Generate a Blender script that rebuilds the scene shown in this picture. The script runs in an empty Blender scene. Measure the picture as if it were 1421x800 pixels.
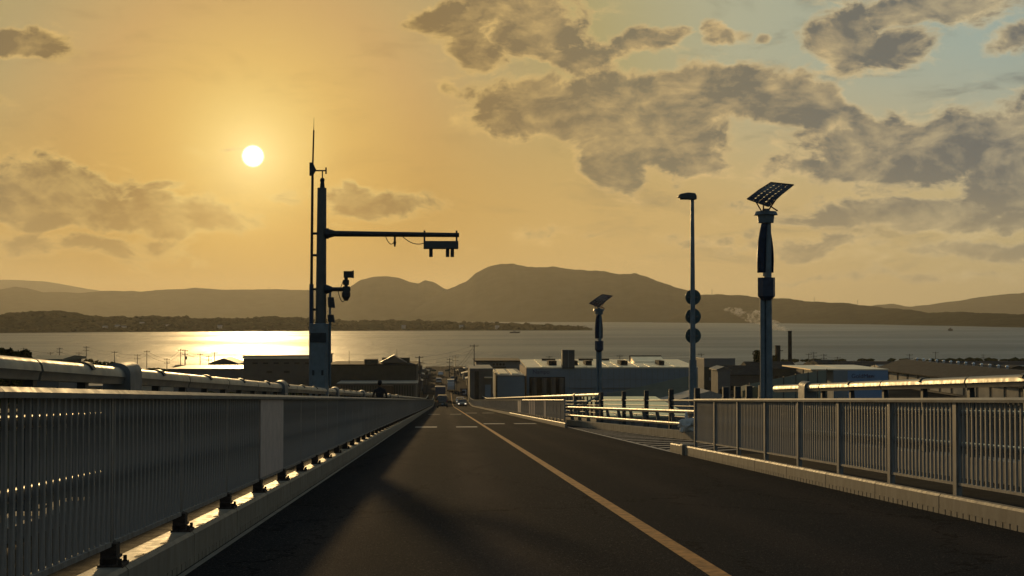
import bpy, bmesh, math, random
from mathutils import Vector, Matrix, Euler, noise as mnoise
random.seed(7)
R = math.radians
S = bpy.context.scene
COL = S.collection

# ------------------------------------------------------------------ camera
F = 1885.0                       # focal length in photo pixels (1421 wide)
CAMZ = 21.5
YAW, PITCH = math.atan(95.5/F), math.atan(40.0/F)
cam_d = bpy.data.cameras.new('camera'); cam = bpy.data.objects.new('camera', cam_d); COL.objects.link(cam)
cam.location = (0, 0, CAMZ)
cam.rotation_euler = Euler((math.pi/2 + PITCH, 0, -YAW), 'XYZ')
cam_d.sensor_width = 36; cam_d.lens = F/1421*36
cam_d.clip_start = .05; cam_d.clip_end = 60000
S.camera = cam
RM = cam.rotation_euler.to_matrix()
def ray(px, py):
    return (RM @ Vector(((px-710.5)/F, (400-py)/F, -1))).normalized()
def at(px, py, Y):               # world point at road distance Y
    d = ray(px, py); t = Y/d.y
    return Vector((d.x*t, Y, CAMZ + d.z*t))
def azel(px, py):
    d = ray(px, py); return math.atan2(d.x, d.y), math.asin(d.z)

# ------------------------------------------------------------------ world, sun, exposure
S.view_settings.view_transform = 'Standard'; S.view_settings.look = 'None'
S.view_settings.exposure = 0.0; S.view_settings.gamma = 1
SUN_AZ, SUN_EL = azel(351, 217)
def lin(c):
    return tuple(((v/255)/12.92 if v/255 <= .04045 else ((v/255+.055)/1.055)**2.4) for v in c) + (1,)
W = bpy.data.worlds.new('World'); S.world = W; W.use_nodes = True
nt = W.node_tree; nt.nodes.clear()
class NB:
    """tiny node builder"""
    def __init__(s, nt): s.nt = nt
    def n(s, t, **k):
        o = s.nt.nodes.new(t)
        for a, b in k.items(): setattr(o, a, b)
        return o
    def put(s, sock, v):
        if isinstance(v, bpy.types.NodeSocket): s.nt.links.new(v, sock)
        elif v is not None: sock.default_value = v
    def m(s, op, a, b=None, c=None, clamp=False):
        o = s.n('ShaderNodeMath', operation=op); o.use_clamp = clamp
        s.put(o.inputs[0], a)
        if b is not None: s.put(o.inputs[1], b)
        if c is not None: s.put(o.inputs[2], c)
        return o.outputs[0]
    def v(s, op, a, b=None, c=None):
        o = s.n('ShaderNodeVectorMath', operation=op)
        s.put(o.inputs[0], a)
        if b is not None: s.put(o.inputs[1], b)
        if c is not None: s.put(o.inputs[2], c)
        return o.outputs['Value'] if op in ('LENGTH', 'DOT_PRODUCT') else o.outputs[0]
    def mr(s, x, a, b, c=0., d=1., smooth=True):
        o = s.n('ShaderNodeMapRange'); o.interpolation_type = 'SMOOTHSTEP' if smooth else 'LINEAR'
        s.put(o.inputs[0], x)
        for i, q in enumerate((a, b, c, d)): s.put(o.inputs[i+1], q)
        return o.outputs[0]
    def ramp(s, x, stops, interp='LINEAR'):
        o = s.n('ShaderNodeValToRGB'); e = o.color_ramp.elements; o.color_ramp.interpolation = interp
        while len(e) < len(stops): e.new(.5)
        for q, (p, c) in zip(e, stops): q.position = p; q.color = c
        s.put(o.inputs[0], x); return o.outputs[0]
    def mix(s, f, a, b, t='MIX'):
        o = s.n('ShaderNodeMix', data_type='RGBA', blend_type=t)
        s.put(o.inputs[0], f); s.put(o.inputs[6], a); s.put(o.inputs[7], b); return o.outputs[2]
    def noise(s, vec, scale, detail=4, rough=.5, lac=2., dist=0., col=False):
        o = s.n('ShaderNodeTexNoise'); s.put(o.inputs['Vector'], vec)
        o.inputs['Scale'].default_value = scale; o.inputs['Detail'].default_value = detail
        o.inputs['Roughness'].default_value = rough; o.inputs['Lacunarity'].default_value = lac
        o.inputs['Distortion'].default_value = dist
        return o.outputs['Color'] if col else o.outputs['Fac']
    def comb(s, x, y, z=0.):
        o = s.n('ShaderNodeCombineXYZ')
        for i, q in enumerate((x, y, z)): s.put(o.inputs[i], q)
        return o.outputs[0]
B = NB(nt)
tc = B.n('ShaderNodeTexCoord'); D = B.v('NORMALIZE', tc.outputs['Generated'])
sp = B.n('ShaderNodeSeparateXYZ'); nt.links.new(D, sp.inputs[0])
az = B.m('ARCTAN2', sp.outputs[0], sp.outputs[1]); el = B.m('ARCSINE', sp.outputs[2])
SD = Vector((math.sin(SUN_AZ)*math.cos(SUN_EL), math.cos(SUN_AZ)*math.cos(SUN_EL), math.sin(SUN_EL)))
th = B.m('ARCCOSINE', B.m('MINIMUM', B.v('DOT_PRODUCT', D, tuple(SD)), .9999999))
high = B.ramp(th, [(0, lin((250,222,128))), (.03, lin((240,204,116))), (.07, lin((230,188,108))), (.12, lin((210,170,108))), (.18, lin((184,162,114))),
                   (.26, lin((176,162,112))), (.36, lin((176,176,148))), (.52, lin((160,174,162))), (.8, lin((124,142,146))), (1, lin((92,110,126)))])
low = B.ramp(th, [(0, lin((248,208,108))), (.06, lin((226,178,90))), (.13, lin((204,160,84))), (.22, lin((206,168,100))),
                  (.34, lin((204,172,112))), (.55, lin((196,176,128))), (.75, lin((140,142,130))), (1, lin((84,102,122)))])
lofac = B.mr(el, .06, .20)
sky = B.mix(lofac, low, high)
# slight darkening into the thick air at the very horizon
sky = B.mix(B.mr(el, .0, .07, .16, 0.), sky, lin((150,112,70)))
nish = B.n('ShaderNodeTexSky', sky_type='NISHITA', sun_disc=False)
nish.sun_elevation = SUN_EL; nish.sun_rotation = SUN_AZ; nish.dust_density = 3; nish.ozone_density = 1.5
nish.air_density = 1.2
nsky = B.v('SCALE', nish.outputs[0]); nsky.node.inputs['Scale'].default_value = .115
sky = B.mix(B.mr(th, .7, 1.5, .0, .75), sky, nsky)

# clouds: ellipses on the sky (azimuth, elevation), broken up by noise
uv = B.comb(az, el)
warp = B.v('SCALE', B.v('SUBTRACT', B.noise(uv, 14., 3, .55, col=True), (.5, .5, .5))); warp.node.inputs['Scale'].default_value = .045
uvw = B.v('ADD', uv, warp)
blobs = [ # cx cy rx ry weight, in photo pixels of the sky
 (795,140,150,46,1.),(705,168,62,26,.9),(830,108,42,22,.8),(900,190,110,52,1.),(850,232,62,36,1.1),(960,228,48,30,.8),
 (985,135,110,42,1.1),(1080,145,100,32,1.1),(1160,158,80,22,.9),(890,140,110,26,1.),(760,165,110,26,1.),(1210,150,40,18,.5),
 (592,14,46,18,.9),(660,62,46,38,.85),(640,30,60,30,.6),(745,28,85,52,.95),(800,72,70,22,.85),(895,56,55,18,.75),(690,10,60,20,.7),
 (1002,48,34,25,.75),(1060,52,22,12,.5),
 (1175,52,58,42,1.),(1228,66,70,26,.95),(1290,18,95,24,1.),(1350,0,60,12,.7),(1405,52,42,26,.85),
 (1270,210,165,52,1.1),(1165,238,110,24,.9),(1330,180,80,36,.9),(1415,205,45,62,.95),(1240,165,60,20,.5),
 (1300,300,170,26,.8),(1180,300,130,24,.62),(1395,270,70,28,.9),(1340,350,170,18,.62),(1120,345,150,16,.56),(1240,385,220,12,.5),(1150,315,120,12,.6),(1380,310,90,14,.7),(1000,330,120,10,.5),
 (80,250,90,30,1.),(30,280,140,34,1.),(150,290,140,24,1.),(255,305,110,20,.85),(200,262,60,9,.55),(100,335,200,28,.58),(290,340,120,20,.3),
 (28,58,60,22,.95),(525,290,88,26,.85),(478,275,20,16,.7),(392,278,34,10,.6),(375,52,30,9,.42),(770,328,95,15,.42),(325,221,60,12,.5),(440,205,34,10,.35),
 (620,132,24,16,.6),(590,142,50,11,.45),(600,345,90,14,.35),(1040,268,40,16,.3),(900,345,90,22,.3),(1000,300,80,22,.35),
 (1560,150,150,60,.9),(1700,260,200,50,.8),(-150,120,130,36,.9),(-260,290,200,40,.9),(1620,-60,180,60,.8),(300,-90,140,40,.8),(800,-120,220,50,.9)]
cov = None
for cx, cy, rx, ry, w in blobs:
    a, e = azel(cx, cy)
    d = B.v('MULTIPLY', B.v('SUBTRACT', uvw, (a, e, 0)), (F/rx/1.12, F/ry/1.12, 0))
    q = B.m('MULTIPLY', B.m('EXPONENT', B.m('MULTIPLY', B.v('DOT_PRODUCT', d, d), -1.14)), w)
    cov = q if cov is None else B.m('MAXIMUM', cov, q) if len(blobs) < 0 else B.m('ADD', B.m('MAXIMUM', cov, q), B.m('MULTIPLY', B.m('MINIMUM', cov, q), .06))
# general cloud cover outside the part of the sky described above
outside = B.m('MAXIMUM', B.mr(B.m('ABSOLUTE', B.m('SUBTRACT', az, YAW)), .42, .6), B.mr(el, .28, .42))
gen = B.m('MULTIPLY', B.mr(B.noise(B.v('MULTIPLY', D, (1, 1, 2.6)), 2.6, 5, .5), .5, .68), B.m('MULTIPLY', outside, B.mr(el, -.02, .05)))
cov = B.m('MAXIMUM', cov, B.m('MULTIPLY', gen, .9))
stretch = B.v('MULTIPLY', uv, (1., 1.7, 1.))
fb = B.m('ADD', B.m('MULTIPLY', B.noise(stretch, 21., 10, .64, dist=.45), .78), B.m('MULTIPLY', B.noise(stretch, 85., 6, .62, dist=.8), .22))
fbs = B.m('ADD', B.m('MULTIPLY', B.noise(B.v('ADD', stretch, (-.010, .004, 0)), 21., 7, .6, dist=.45), .78), .11)
dens = B.m('ADD', cov, B.m('MULTIPLY', B.m('SUBTRACT', fb, .5), 1.45))
alpha = B.mr(dens, .28, .54)
thick = B.m('MULTIPLY', B.mr(dens, .26, .66), B.mr(B.noise(B.v('ADD', stretch, (3., 1., 0)), 15., 6, .6, dist=.3), .32, .66, .62, 1.06))
relief = B.m('MULTIPLY', B.m('SUBTRACT', fbs, fb), 3.2)          # faces turned to the sun are lighter
darkc = B.ramp(th, [(0, lin((192,146,80))), (.12, lin((144,116,72))), (.28, lin((126,117,94))), (.42, lin((110,110,102))), (.6, lin((98,104,106))), (1, lin((82,88,92)))])
lightc = B.ramp(th, [(0, lin((255,226,140))), (.15, lin((236,196,118))), (.3, lin((232,196,132))), (.5, lin((222,200,152))), (.7, lin((190,178,148))), (1, lin((112,116,118)))])
shade = B.m('SUBTRACT', thick, B.m('MULTIPLY', relief, .6), clamp=True)
# clouds low down are seen through more air and lose contrast
cl = B.mix(shade, lightc, darkc)
cl = B.mix(B.mr(el, .02, .12, .5, 0.), cl, sky)
veil = B.m('MULTIPLY', B.mr(B.noise(B.v('MULTIPLY', uv, (1., 3.2, 1.)), 11., 7, .6, dist=.5), .50, .72), B.m('MULTIPLY', B.mr(th, .12, .4, .35, 1.), B.m('MULTIPLY', B.mr(el, .01, .05), B.mr(el, .2, .34, 1., .25))))
sky = B.mix(veil, sky, B.mix(.6, sky, darkc)); veil2 = B.m('MULTIPLY', B.mr(B.noise(B.v('MULTIPLY', uv, (1., 2.4, 1.)), 23., 8, .62, dist=.5), .54, .72), B.m('MULTIPLY', B.mr(cov, .05, .3), .6))
sky = B.mix(veil2, sky, lightc)
out = B.mix(alpha, sky, cl)
# glow and disc of the sun itself
glow = B.m('MULTIPLY', B.m('EXPONENT', B.m('MULTIPLY', B.m('MULTIPLY', th, th), -420.)), .34)
out = B.mix(glow, out, (1.25, .86, .30, 1))
glow2 = B.m('MULTIPLY', B.m('EXPONENT', B.m('MULTIPLY', th, -62.)), .9)
out = B.mix(glow2, out, (1.5, 1.15, .5, 1))
disc = B.mr(th, .0046, .0086, 1., 0.)
out = B.mix(disc, out, (5., 4.6, 3.6, 1))
# below the horizon
out = B.mix(B.mr(el, -.06, -.005, 1., 0.), out, lin((70,64,54)))
bg = B.n('ShaderNodeBackground'); nt.links.new(out, bg.inputs[0]); bg.inputs[1].default_value = .94
wo = B.n('ShaderNodeOutputWorld'); nt.links.new(bg.outputs[0], wo.inputs[0])
W.cycles.sampling_method = 'MANUAL'; W.cycles.sample_map_resolution = 1024

sl = bpy.data.lights.new('sun', 'SUN'); so = bpy.data.objects.new('sun', sl); COL.objects.link(so)
sl.energy = 2.2; sl.angle = R(1.3); sl.color = (1., .66, .28)
so.rotation_euler = SD.to_track_quat('Z', 'Y').to_euler(); so.location = (0, 0, 60)

# ------------------------------------------------------------------ helpers
class MB:
    def __init__(s): s.v = []; s.f = []
    def add(s, vs, fs):
        o = len(s.v); s.v += [tuple(p) for p in vs]; s.f += [tuple(i+o for i in q) for q in fs]; return s
    def box(s, x0, x1, y0, y1, z0, z1):
        return s.add([(x0,y0,z0),(x1,y0,z0),(x1,y1,z0),(x0,y1,z0),(x0,y0,z1),(x1,y0,z1),(x1,y1,z1),(x0,y1,z1)],
                     [(0,3,2,1),(4,5,6,7),(0,1,5,4),(1,2,6,5),(2,3,7,6),(3,0,4,7)])
    def cbox(s, c, d):
        return s.box(c[0]-d[0]/2, c[0]+d[0]/2, c[1]-d[1]/2, c[1]+d[1]/2, c[2]-d[2]/2, c[2]+d[2]/2)
    def cyl(s, p0, p1, r0, r1=None, n=12, caps=True):
        r1 = r0 if r1 is None else r1
        p0, p1 = Vector(p0), Vector(p1); d = (p1-p0).normalized()
        a = d.orthogonal().normalized(); b = d.cross(a)
        vs = [p0+(a*math.cos(t)+b*math.sin(t))*r0 for t in [2*math.pi*i/n for i in range(n)]]
        vs += [p1+(a*math.cos(t)+b*math.sin(t))*r1 for t in [2*math.pi*i/n for i in range(n)]]
        fs = [(i, (i+1) % n, n+(i+1) % n, n+i) for i in range(n)]
        if caps: fs += [tuple(range(n-1, -1, -1)), tuple(range(n, 2*n))]
        return s.add(vs, fs)
    def tube(s, pts, r, n=6):
        for a, b in zip(pts[:-1], pts[1:]): s.cyl(a, b, r, r, n)
        return s
    def prism(s, prof, axis, a0, a1):
        """profile of 2D points extruded along axis ('x': prof=(y,z); 'y': prof=(x,z); 'z': prof=(x,y))"""
        def mk(p, a): return {'x': (a, p[0], p[1]), 'y': (p[0], a, p[1]), 'z': (p[0], p[1], a)}[axis]
        n = len(prof)
        return s.add([mk(p, a0) for p in prof]+[mk(p, a1) for p in prof],
                     [(i, (i+1) % n, n+(i+1) % n, n+i) for i in range(n)]+[tuple(range(n-1, -1, -1)), tuple(range(n, 2*n))])
    def lathe(s, prof, c=(0,0,0), n=16):
        k = len(prof); vs = []
        for i in range(n):
            t = 2*math.pi*i/n
            vs += [(c[0]+r*math.cos(t), c[1]+r*math.sin(t), c[2]+z) for r, z in prof]
        fs = [(i*k+j, ((i+1) % n)*k+j, ((i+1) % n)*k+j+1, i*k+j+1) for i in range(n) for j in range(k-1)]
        return s.add(vs, fs)
    def blob(s, c, r, seed=0, sub=1, amp=.25, sq=(1,1,1)):
        bm = bmesh.new(); bmesh.ops.create_icosphere(bm, subdivisions=sub, radius=1)
        vs = []
        for v in bm.verts:
            k = 1+amp*mnoise.noise(v.co*1.7+Vector((seed*3.1, seed*1.7, seed)))*2
            vs.append((c[0]+v.co.x*r*k*sq[0], c[1]+v.co.y*r*k*sq[1], c[2]+v.co.z*r*k*sq[2]))
        fs = [tuple(v.index for v in f.verts) for f in bm.faces]; bm.free()
        return s.add(vs, fs)
    def bend(s):                   # drop every vertex onto the falling road
        s.v = [(x, y, z+zr(y)) for x, y, z in s.v]; return s
    def shear(s, k):
        s.v = [(x, y, z+k*y) for x, y, z in s.v]; return s
    def move(s, dx, dy, dz):
        s.v = [(x+dx, y+dy, z+dz) for x, y, z in s.v]; return s
    def mesh(s, name, m, smooth=False):
        me = bpy.data.meshes.new(name); me.from_pydata(s.v, [], s.f)
        bm = bmesh.new(); bm.from_mesh(me); bmesh.ops.recalc_face_normals(bm, faces=bm.faces); bm.to_mesh(me); bm.free()
        if m: me.materials.append(m)
        if smooth:
            me.polygons.foreach_set('use_smooth', [True]*len(me.polygons))
            try: me.set_sharp_from_angle(angle=R(40))
            except Exception: pass
        me.update(); return me
    def build(s, name, m, parent=None, loc=None, smooth=False, bevel=0):
        o = bpy.data.objects.new(name, s.mesh(name, m, smooth)); COL.objects.link(o)
        if loc: o.location = loc
        if parent: o.parent = parent
        if bevel:
            b = o.modifiers.new('b', 'BEVEL'); b.width = bevel; b.segments = 2; b.limit_method = 'ANGLE'
        return o
def link(name, me, parent=None, loc=(0,0,0), rz=0):
    o = bpy.data.objects.new(name, me); COL.objects.link(o); o.location = loc; o.rotation_euler.z = rz
    if parent: o.parent = parent
    return o
def empty(name, loc=(0,0,0), rz=0):
    o = bpy.data.objects.new(name, None); COL.objects.link(o); o.location = loc; o.rotation_euler.z = rz
    o.empty_display_size = .2; return o
def tag(o, label, cat, group=None):
    o['label'] = label; o['category'] = cat
    if group: o['group'] = group
    return o
def struct(o): o['kind'] = 'structure'; return o
def stuff(o): o['kind'] = 'stuff'; return o
def copy_tree(o, parent=None):
    c = o.copy(); COL.objects.link(c)
    if parent: c.parent = parent
    for ch in list(o.children): copy_tree(ch, c)
    return c

MATS = {}
def mat(name, col, rough=.6, metal=0., var=.12, scale=3., bump=0., bscale=40., spec=.5, coord='Object', col2=None, stretch=None, coat=0.):
    if name in MATS: return MATS[name]
    m = bpy.data.materials.new(name); m.use_nodes = True; t = m.node_tree; b = t.nodes['Principled BSDF']; N = NB(t)
    c = N.n('ShaderNodeTexCoord').outputs[coord]
    if coord == 'World': c = None
    if stretch: c = N.v('MULTIPLY', c, stretch)
    nz = N.noise(c, scale, 6, .62)
    col2 = col2 or tuple(max(0, q*(1-var*2.2)) for q in col)
    hi = tuple(min(1, q*(1+var)) for q in col)
    cr = N.ramp(nz, [(.3, (*col2, 1)), (.7, (*hi, 1))])
    t.links.new(cr, b.inputs['Base Color'])
    rr = N.mr(N.noise(c, scale*2.3, 4, .6), .3, .7, max(.02, rough-.08), min(1, rough+.08))
    t.links.new(rr, b.inputs['Roughness'])
    b.inputs['Metallic'].default_value = metal; b.inputs['Specular IOR Level'].default_value = spec
    b.inputs['Coat Weight'].default_value = coat
    if bump:
        bp = N.n('ShaderNodeBump'); bp.inputs['Distance'].default_value = bump
        t.links.new(N.noise(c, bscale, 5, .6), bp.inputs['Height']); t.links.new(bp.outputs[0], b.inputs['Normal'])
    MATS[name] = m; return m
def emis(name, col, st):
    m = bpy.data.materials.new(name); m.use_nodes = True; b = m.node_tree.nodes['Principled BSDF']
    b.inputs['Base Color'].default_value = (*col, 1); b.inputs['Emission Color'].default_value = (*col, 1); b.inputs['Emission Strength'].default_value = st
    return m
paint   = mat('fence_paint', (.30,.28,.25), .5, 0, .16, 7, .0008, 60, col2=(.15,.125,.095), stretch=(3,3,.5))
paint_s = mat('fence_slat_paint', (.29,.275,.25), .55, 0, .22, 2.2, .0008, 60, coord='Generated')
paint_l = mat('fence_lit_tint', (.60,.48,.40), .6, 0, .08, 5, .0008, 60)  # paler colour stands for light coming through the slats
railtop = mat('rail_cap_paint', (.27,.25,.21), .55, 0, .12, 4, .0006, 50)
steel   = mat('galvanised_steel', (.30,.28,.23), .5, .35, .12, 3, .0003, 20)
steel_d = mat('dull_steel', (.16,.16,.15), .6, .3, .2, 8, .001, 40)
rust    = mat('rusty_iron', (.07,.045,.03), .8, .1, .4, 25, .003, 90)
darkm   = mat('dark_metal', (.035,.04,.045), .55, .2, .2, 8)
conc    = mat('kerb_concrete', (.30,.255,.19), .6, 0, .16, 5, .002, 60, spec=.2, col2=(.22,.18,.13), stretch=(1,1,.35))
conc_d  = mat('old_concrete', (.20,.19,.17), .8, 0, .2, 2, .004, 30)
conc_s  = mat('slot_dark', (.03,.025,.02), .7)
bluep   = mat('blue_grey_paint', (.16,.20,.22), .45, .1, .15, 4, .0006, 50)
bluep_d = mat('dark_blue_paint', (.035,.05,.09), .4, .2, .2, 6)
cellm   = mat('solar_cell', (.012,.012,.02), .3, .1, .3, 9)
redp    = mat('dark_red_paint', (.22,.05,.03), .5)
glass_d = mat('dark_glass', (.015,.018,.02), .12, 0, .1, 2)
rubber  = mat('rubber', (.015,.015,.015), .8)
yellow  = mat('orange_line_paint', (.52,.25,.075), .75, 0, .22, 9, .002, 120, spec=.05, col2=(.22,.11,.045))
white   = mat('worn_white_paint', (.50,.46,.40), .75, 0, .3, 6, .002, 120, spec=.1, col2=(.16,.15,.13))

# ------------------------------------------------------------------ road profile
SL = .061
def zr(y):
    if y <= 245: return 20.25-SL*y
    if y >= 335: return 20.25-SL*245-.5*SL*90
    t = y-245; return 20.25-SL*245-SL*t+.5*SL*t*t/90
GZ = 2.5                                      # ground of the town
# asphalt
am = bpy.data.materials.new('asphalt'); am.use_nodes = True; t = am.node_tree; bs = t.nodes['Principled BSDF']; N = NB(t)
c = N.n('ShaderNodeTexCoord').outputs['Object']
sx = N.n('ShaderNodeSeparateXYZ'); t.links.new(c, sx.inputs[0]); X = sx.outputs[0]
wob = N.m('MULTIPLY', N.m('SUBTRACT', N.noise(N.v('MULTIPLY', c, (.3,.05,0)), 1., 3), .5), .5)
def track(x0, w): return N.mr(N.m('ABSOLUTE', N.m('SUBTRACT', N.m('ADD', X, wob), x0)), 0., w, 1., 0.)
tr = N.m('MAXIMUM', N.m('MAXIMUM', track(-.95,.55), track(.55,.6)), N.m('MULTIPLY', N.m('MAXIMUM', track(3.05,.5), track(4.6,.5)), .7))
big = N.noise(N.v('MULTIPLY', c, (1.,.22,1.)), .8, 5, .6)
grit = N.noise(c, 34., 4, .75); vor = N.n('ShaderNodeTexVoronoi'); t.links.new(c, vor.inputs['Vector']); vor.inputs['Scale'].default_value = 95
base = N.mix(tr, (.036,.036,.036,1), (.078,.063,.053,1))
base = N.mix(N.mr(big, .38, .66), base, N.mix(.45, base, (.030,.028,.026,1)))
base = N.mix(N.mr(grit, .56, .78), base, (.26,.22,.18,1))
rl = N.mr(X, 1.7, 2.2); base = N.mix(N.m('MULTIPLY', rl, .5), base, (.026,.028,.03,1))
gr2 = N.mr(N.noise(c, 75., 3, .8), .36, .66, .45, 1.6, False)
gm = N.n('ShaderNodeMix', data_type='RGBA', blend_type='MULTIPLY'); gm.inputs[0].default_value = 1
t.links.new(base, gm.inputs[6]); t.links.new(N.comb(gr2, gr2, gr2), gm.inputs[7]); base = gm.outputs[2]
base = N.mix(N.mr(N.noise(c, 48., 2, .9), .66, .74), base, (.30,.23,.17,1))
crk = N.n('ShaderNodeTexVoronoi', feature='DISTANCE_TO_EDGE'); t.links.new(N.v('ADD', N.v('MULTIPLY', c, (.5,.16,1)), N.v('MULTIPLY', N.noise(c, 1.3, 4, .7, col=True), (.4,.4,.4))), crk.inputs['Vector']); crk.inputs['Scale'].default_value = .55
base = N.mix(N.mr(crk.outputs['Distance'], .0, .006, .6, 0.), base, (.006,.006,.006,1))
t.links.new(base, bs.inputs['Base Color']); bs.inputs['Roughness'].default_value = .95; bs.inputs['Specular IOR Level'].default_value = .004
bp = N.n('ShaderNodeBump'); bp.inputs['Distance'].default_value = .008; bp.inputs['Strength'].default_value = .9
t.links.new(N.m('ADD', vor.outputs['Distance'], N.m('MULTIPLY', grit, .7)), bp.inputs['Height']); t.links.new(bp.outputs[0], bs.inputs['Normal'])

YS = [-12+4*i for i in range(64)]+[244+3*i for i in range(34)]
YS = sorted(set(YS))
def strip(m, x0f, x1f, ys, h, thick=0):
    vs, fs = [], []
    for i, y in enumerate(ys):
        vs += [(x0f(y), y, zr(y)+h), (x1f(y), y, zr(y)+h)]
        if i: fs.append((2*i-2, 2*i-1, 2*i+1, 2*i))
    m.add(vs, fs); return m
def ysub(a, b, st=4.):
    n = max(1, int(math.ceil((b-a)/st))); return [a+(b-a)*i/n for i in range(n+1)]
def road_right(y):
    if 30.4 <= y <= 62: return 8.6
    return 5.6
rm = MB(); strip(rm, lambda y: -1.95, lambda y: 5.6, ysub(-12, 345, 3), 0)
road = struct(rm.build('road', am))
struct(strip(MB(), lambda y: 5.55, lambda y: 8.7, ysub(30.2, 70, 3), -.004).build('lay_by', am))
# street through the town
tw = MB(); tw.add([(-6.5, 345, zr(345)), (8.5, 345, zr(345)), (8.5, 520, zr(345)), (-6.5, 520, zr(345))], [(0,1,2,3)])
struct(tw.build('town_street', am))

struct(strip(MB(), lambda y: 1.885, lambda y: 2.035, ysub(-12, 345, 3), .004).build('centre_line', yellow))
struct(strip(MB(), lambda y: -1.885, lambda y: -1.835, ysub(-12, 300, 3), .006).build('gutter_line', mat('gutter_edge', (.20,.19,.16), .6)))
ex = MB(); strip(ex, lambda y: 5.36+(y-30.5)*.0085, lambda y: 5.47+(y-30.5)*.0085, ysub(30.8, 62, 3), .004)
struct(ex.build('edge_line', white))
def lay_x(y):          # kerb of the lay-by
    return 8.0 if y < 34 else 8.0-.4*(y-34)/7 if y < 41 else 7.6-(y-41)*1.55/26
hm = MB()
y = 31.6
k = 0
while y < 60:
    x0 = 5.5+(y-30.5)*.0085; x1 = min(lay_x(y)-.15, x0+2.2)
    y1 = y+(x1-x0)*.9
    for (a, b) in ((y, y1),):
        hm.add([(x0, a, zr(a)+.004), (x1, b, zr(b)+.004), (x1, b+.42, zr(b+.42)+.004), (x0, a+.42, zr(a+.42)+.004)], [(0,1,2,3)])
    y += 1.45
stp = hm.build('hatched_marking', white); struct(stp)
bar = MB()
for (x0, x1, y0) in ((-1.28,-.28,62.), (.6,1.58,62.), (2.12,3.2,70.), (3.7,4.85,70.), (-1.28,-.28,118.), (.6,1.58,118.), (2.12,3.2,128.), (3.7,4.85,128.)):
    bar.add([(x0, y0, zr(y0)+.004), (x1, y0, zr(y0)+.004), (x1, y0+1.9, zr(y0+1.9)+.004), (x0, y0+1.9, zr(y0+1.9)+.004)], [(0,1,2,3)])
struct(bar.build('speed_marking', white))

# deck and its sides down to the ground
foot = mat('footway_asphalt', (.075,.052,.033), .85, 0, .2, 4, .004, 60, spec=.05)
struct(strip(MB(), lambda y: -3.05, lambda y: -2.10, ysub(-12, 300, 4), .252).build('footway', foot))
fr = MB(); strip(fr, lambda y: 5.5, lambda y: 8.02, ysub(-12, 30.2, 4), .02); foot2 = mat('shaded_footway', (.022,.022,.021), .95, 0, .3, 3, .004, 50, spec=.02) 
struct(fr.build('footway', foot2))  # footway colour darkened for the shade behind the fence
fr = MB(); strip(fr, lambda y: 5.5, lambda y: 8.02, ysub(70.2, 300, 4), .02); struct(fr.build('footway', foot))
dk = MB()
ys = ysub(-12, 262, 6)
for a, b in zip(ys[:-1], ys[1:]):
    for x0, x1, top, dep in ((-3.45, 8.9, -.03, 1.0),):
        vs = [(x0,a,zr(a)+top),(x1,a,zr(a)+top),(x1,b,zr(b)+top),(x0,b,zr(b)+top),
              (x0+.6,a,zr(a)-dep),(x1-.6,a,zr(a)-dep),(x1-.6,b,zr(b)-dep),(x0+.6,b,zr(b)-dep)]
        dk.add(vs, [(0,1,2,3),(7,6,5,4),(1,5,6,2),(0,3,7,4)])
        
struct(dk.build('bridge_deck', conc_d))
pm = MB()
for y in range(20, 240, 32):
    pm.box(0.6, 4.4, y-.9, y+.9, GZ-.5, zr(y)-1.02)
struct(pm.build('bridge_pier', conc_d))
for i, (x0, x1, y0, y1, h) in enumerate(((-3.45,-3.05,-12,300,.36), (8.02,8.5,-12,30.2,.34), (8.02,8.5,70,300,.34))):
    m = MB(); ys = ysub(y0, y1, 4)
    for a, b in zip(ys[:-1], ys[1:]):
        m.add([(x0,a,zr(a)-.2),(x1,a,zr(a)-.2),(x1,b,zr(b)-.2),(x0,b,zr(b)-.2),(x0,a,zr(a)+h),(x1,a,zr(a)+h),(x1,b,zr(b)+h),(x0,b,zr(b)+h)],
              [(4,5,6,7),(0,1,5,4),(1,2,6,5),(2,3,7,6),(3,0,4,7)])
    struct(m.build('parapet_kerb', conc_d))

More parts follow.
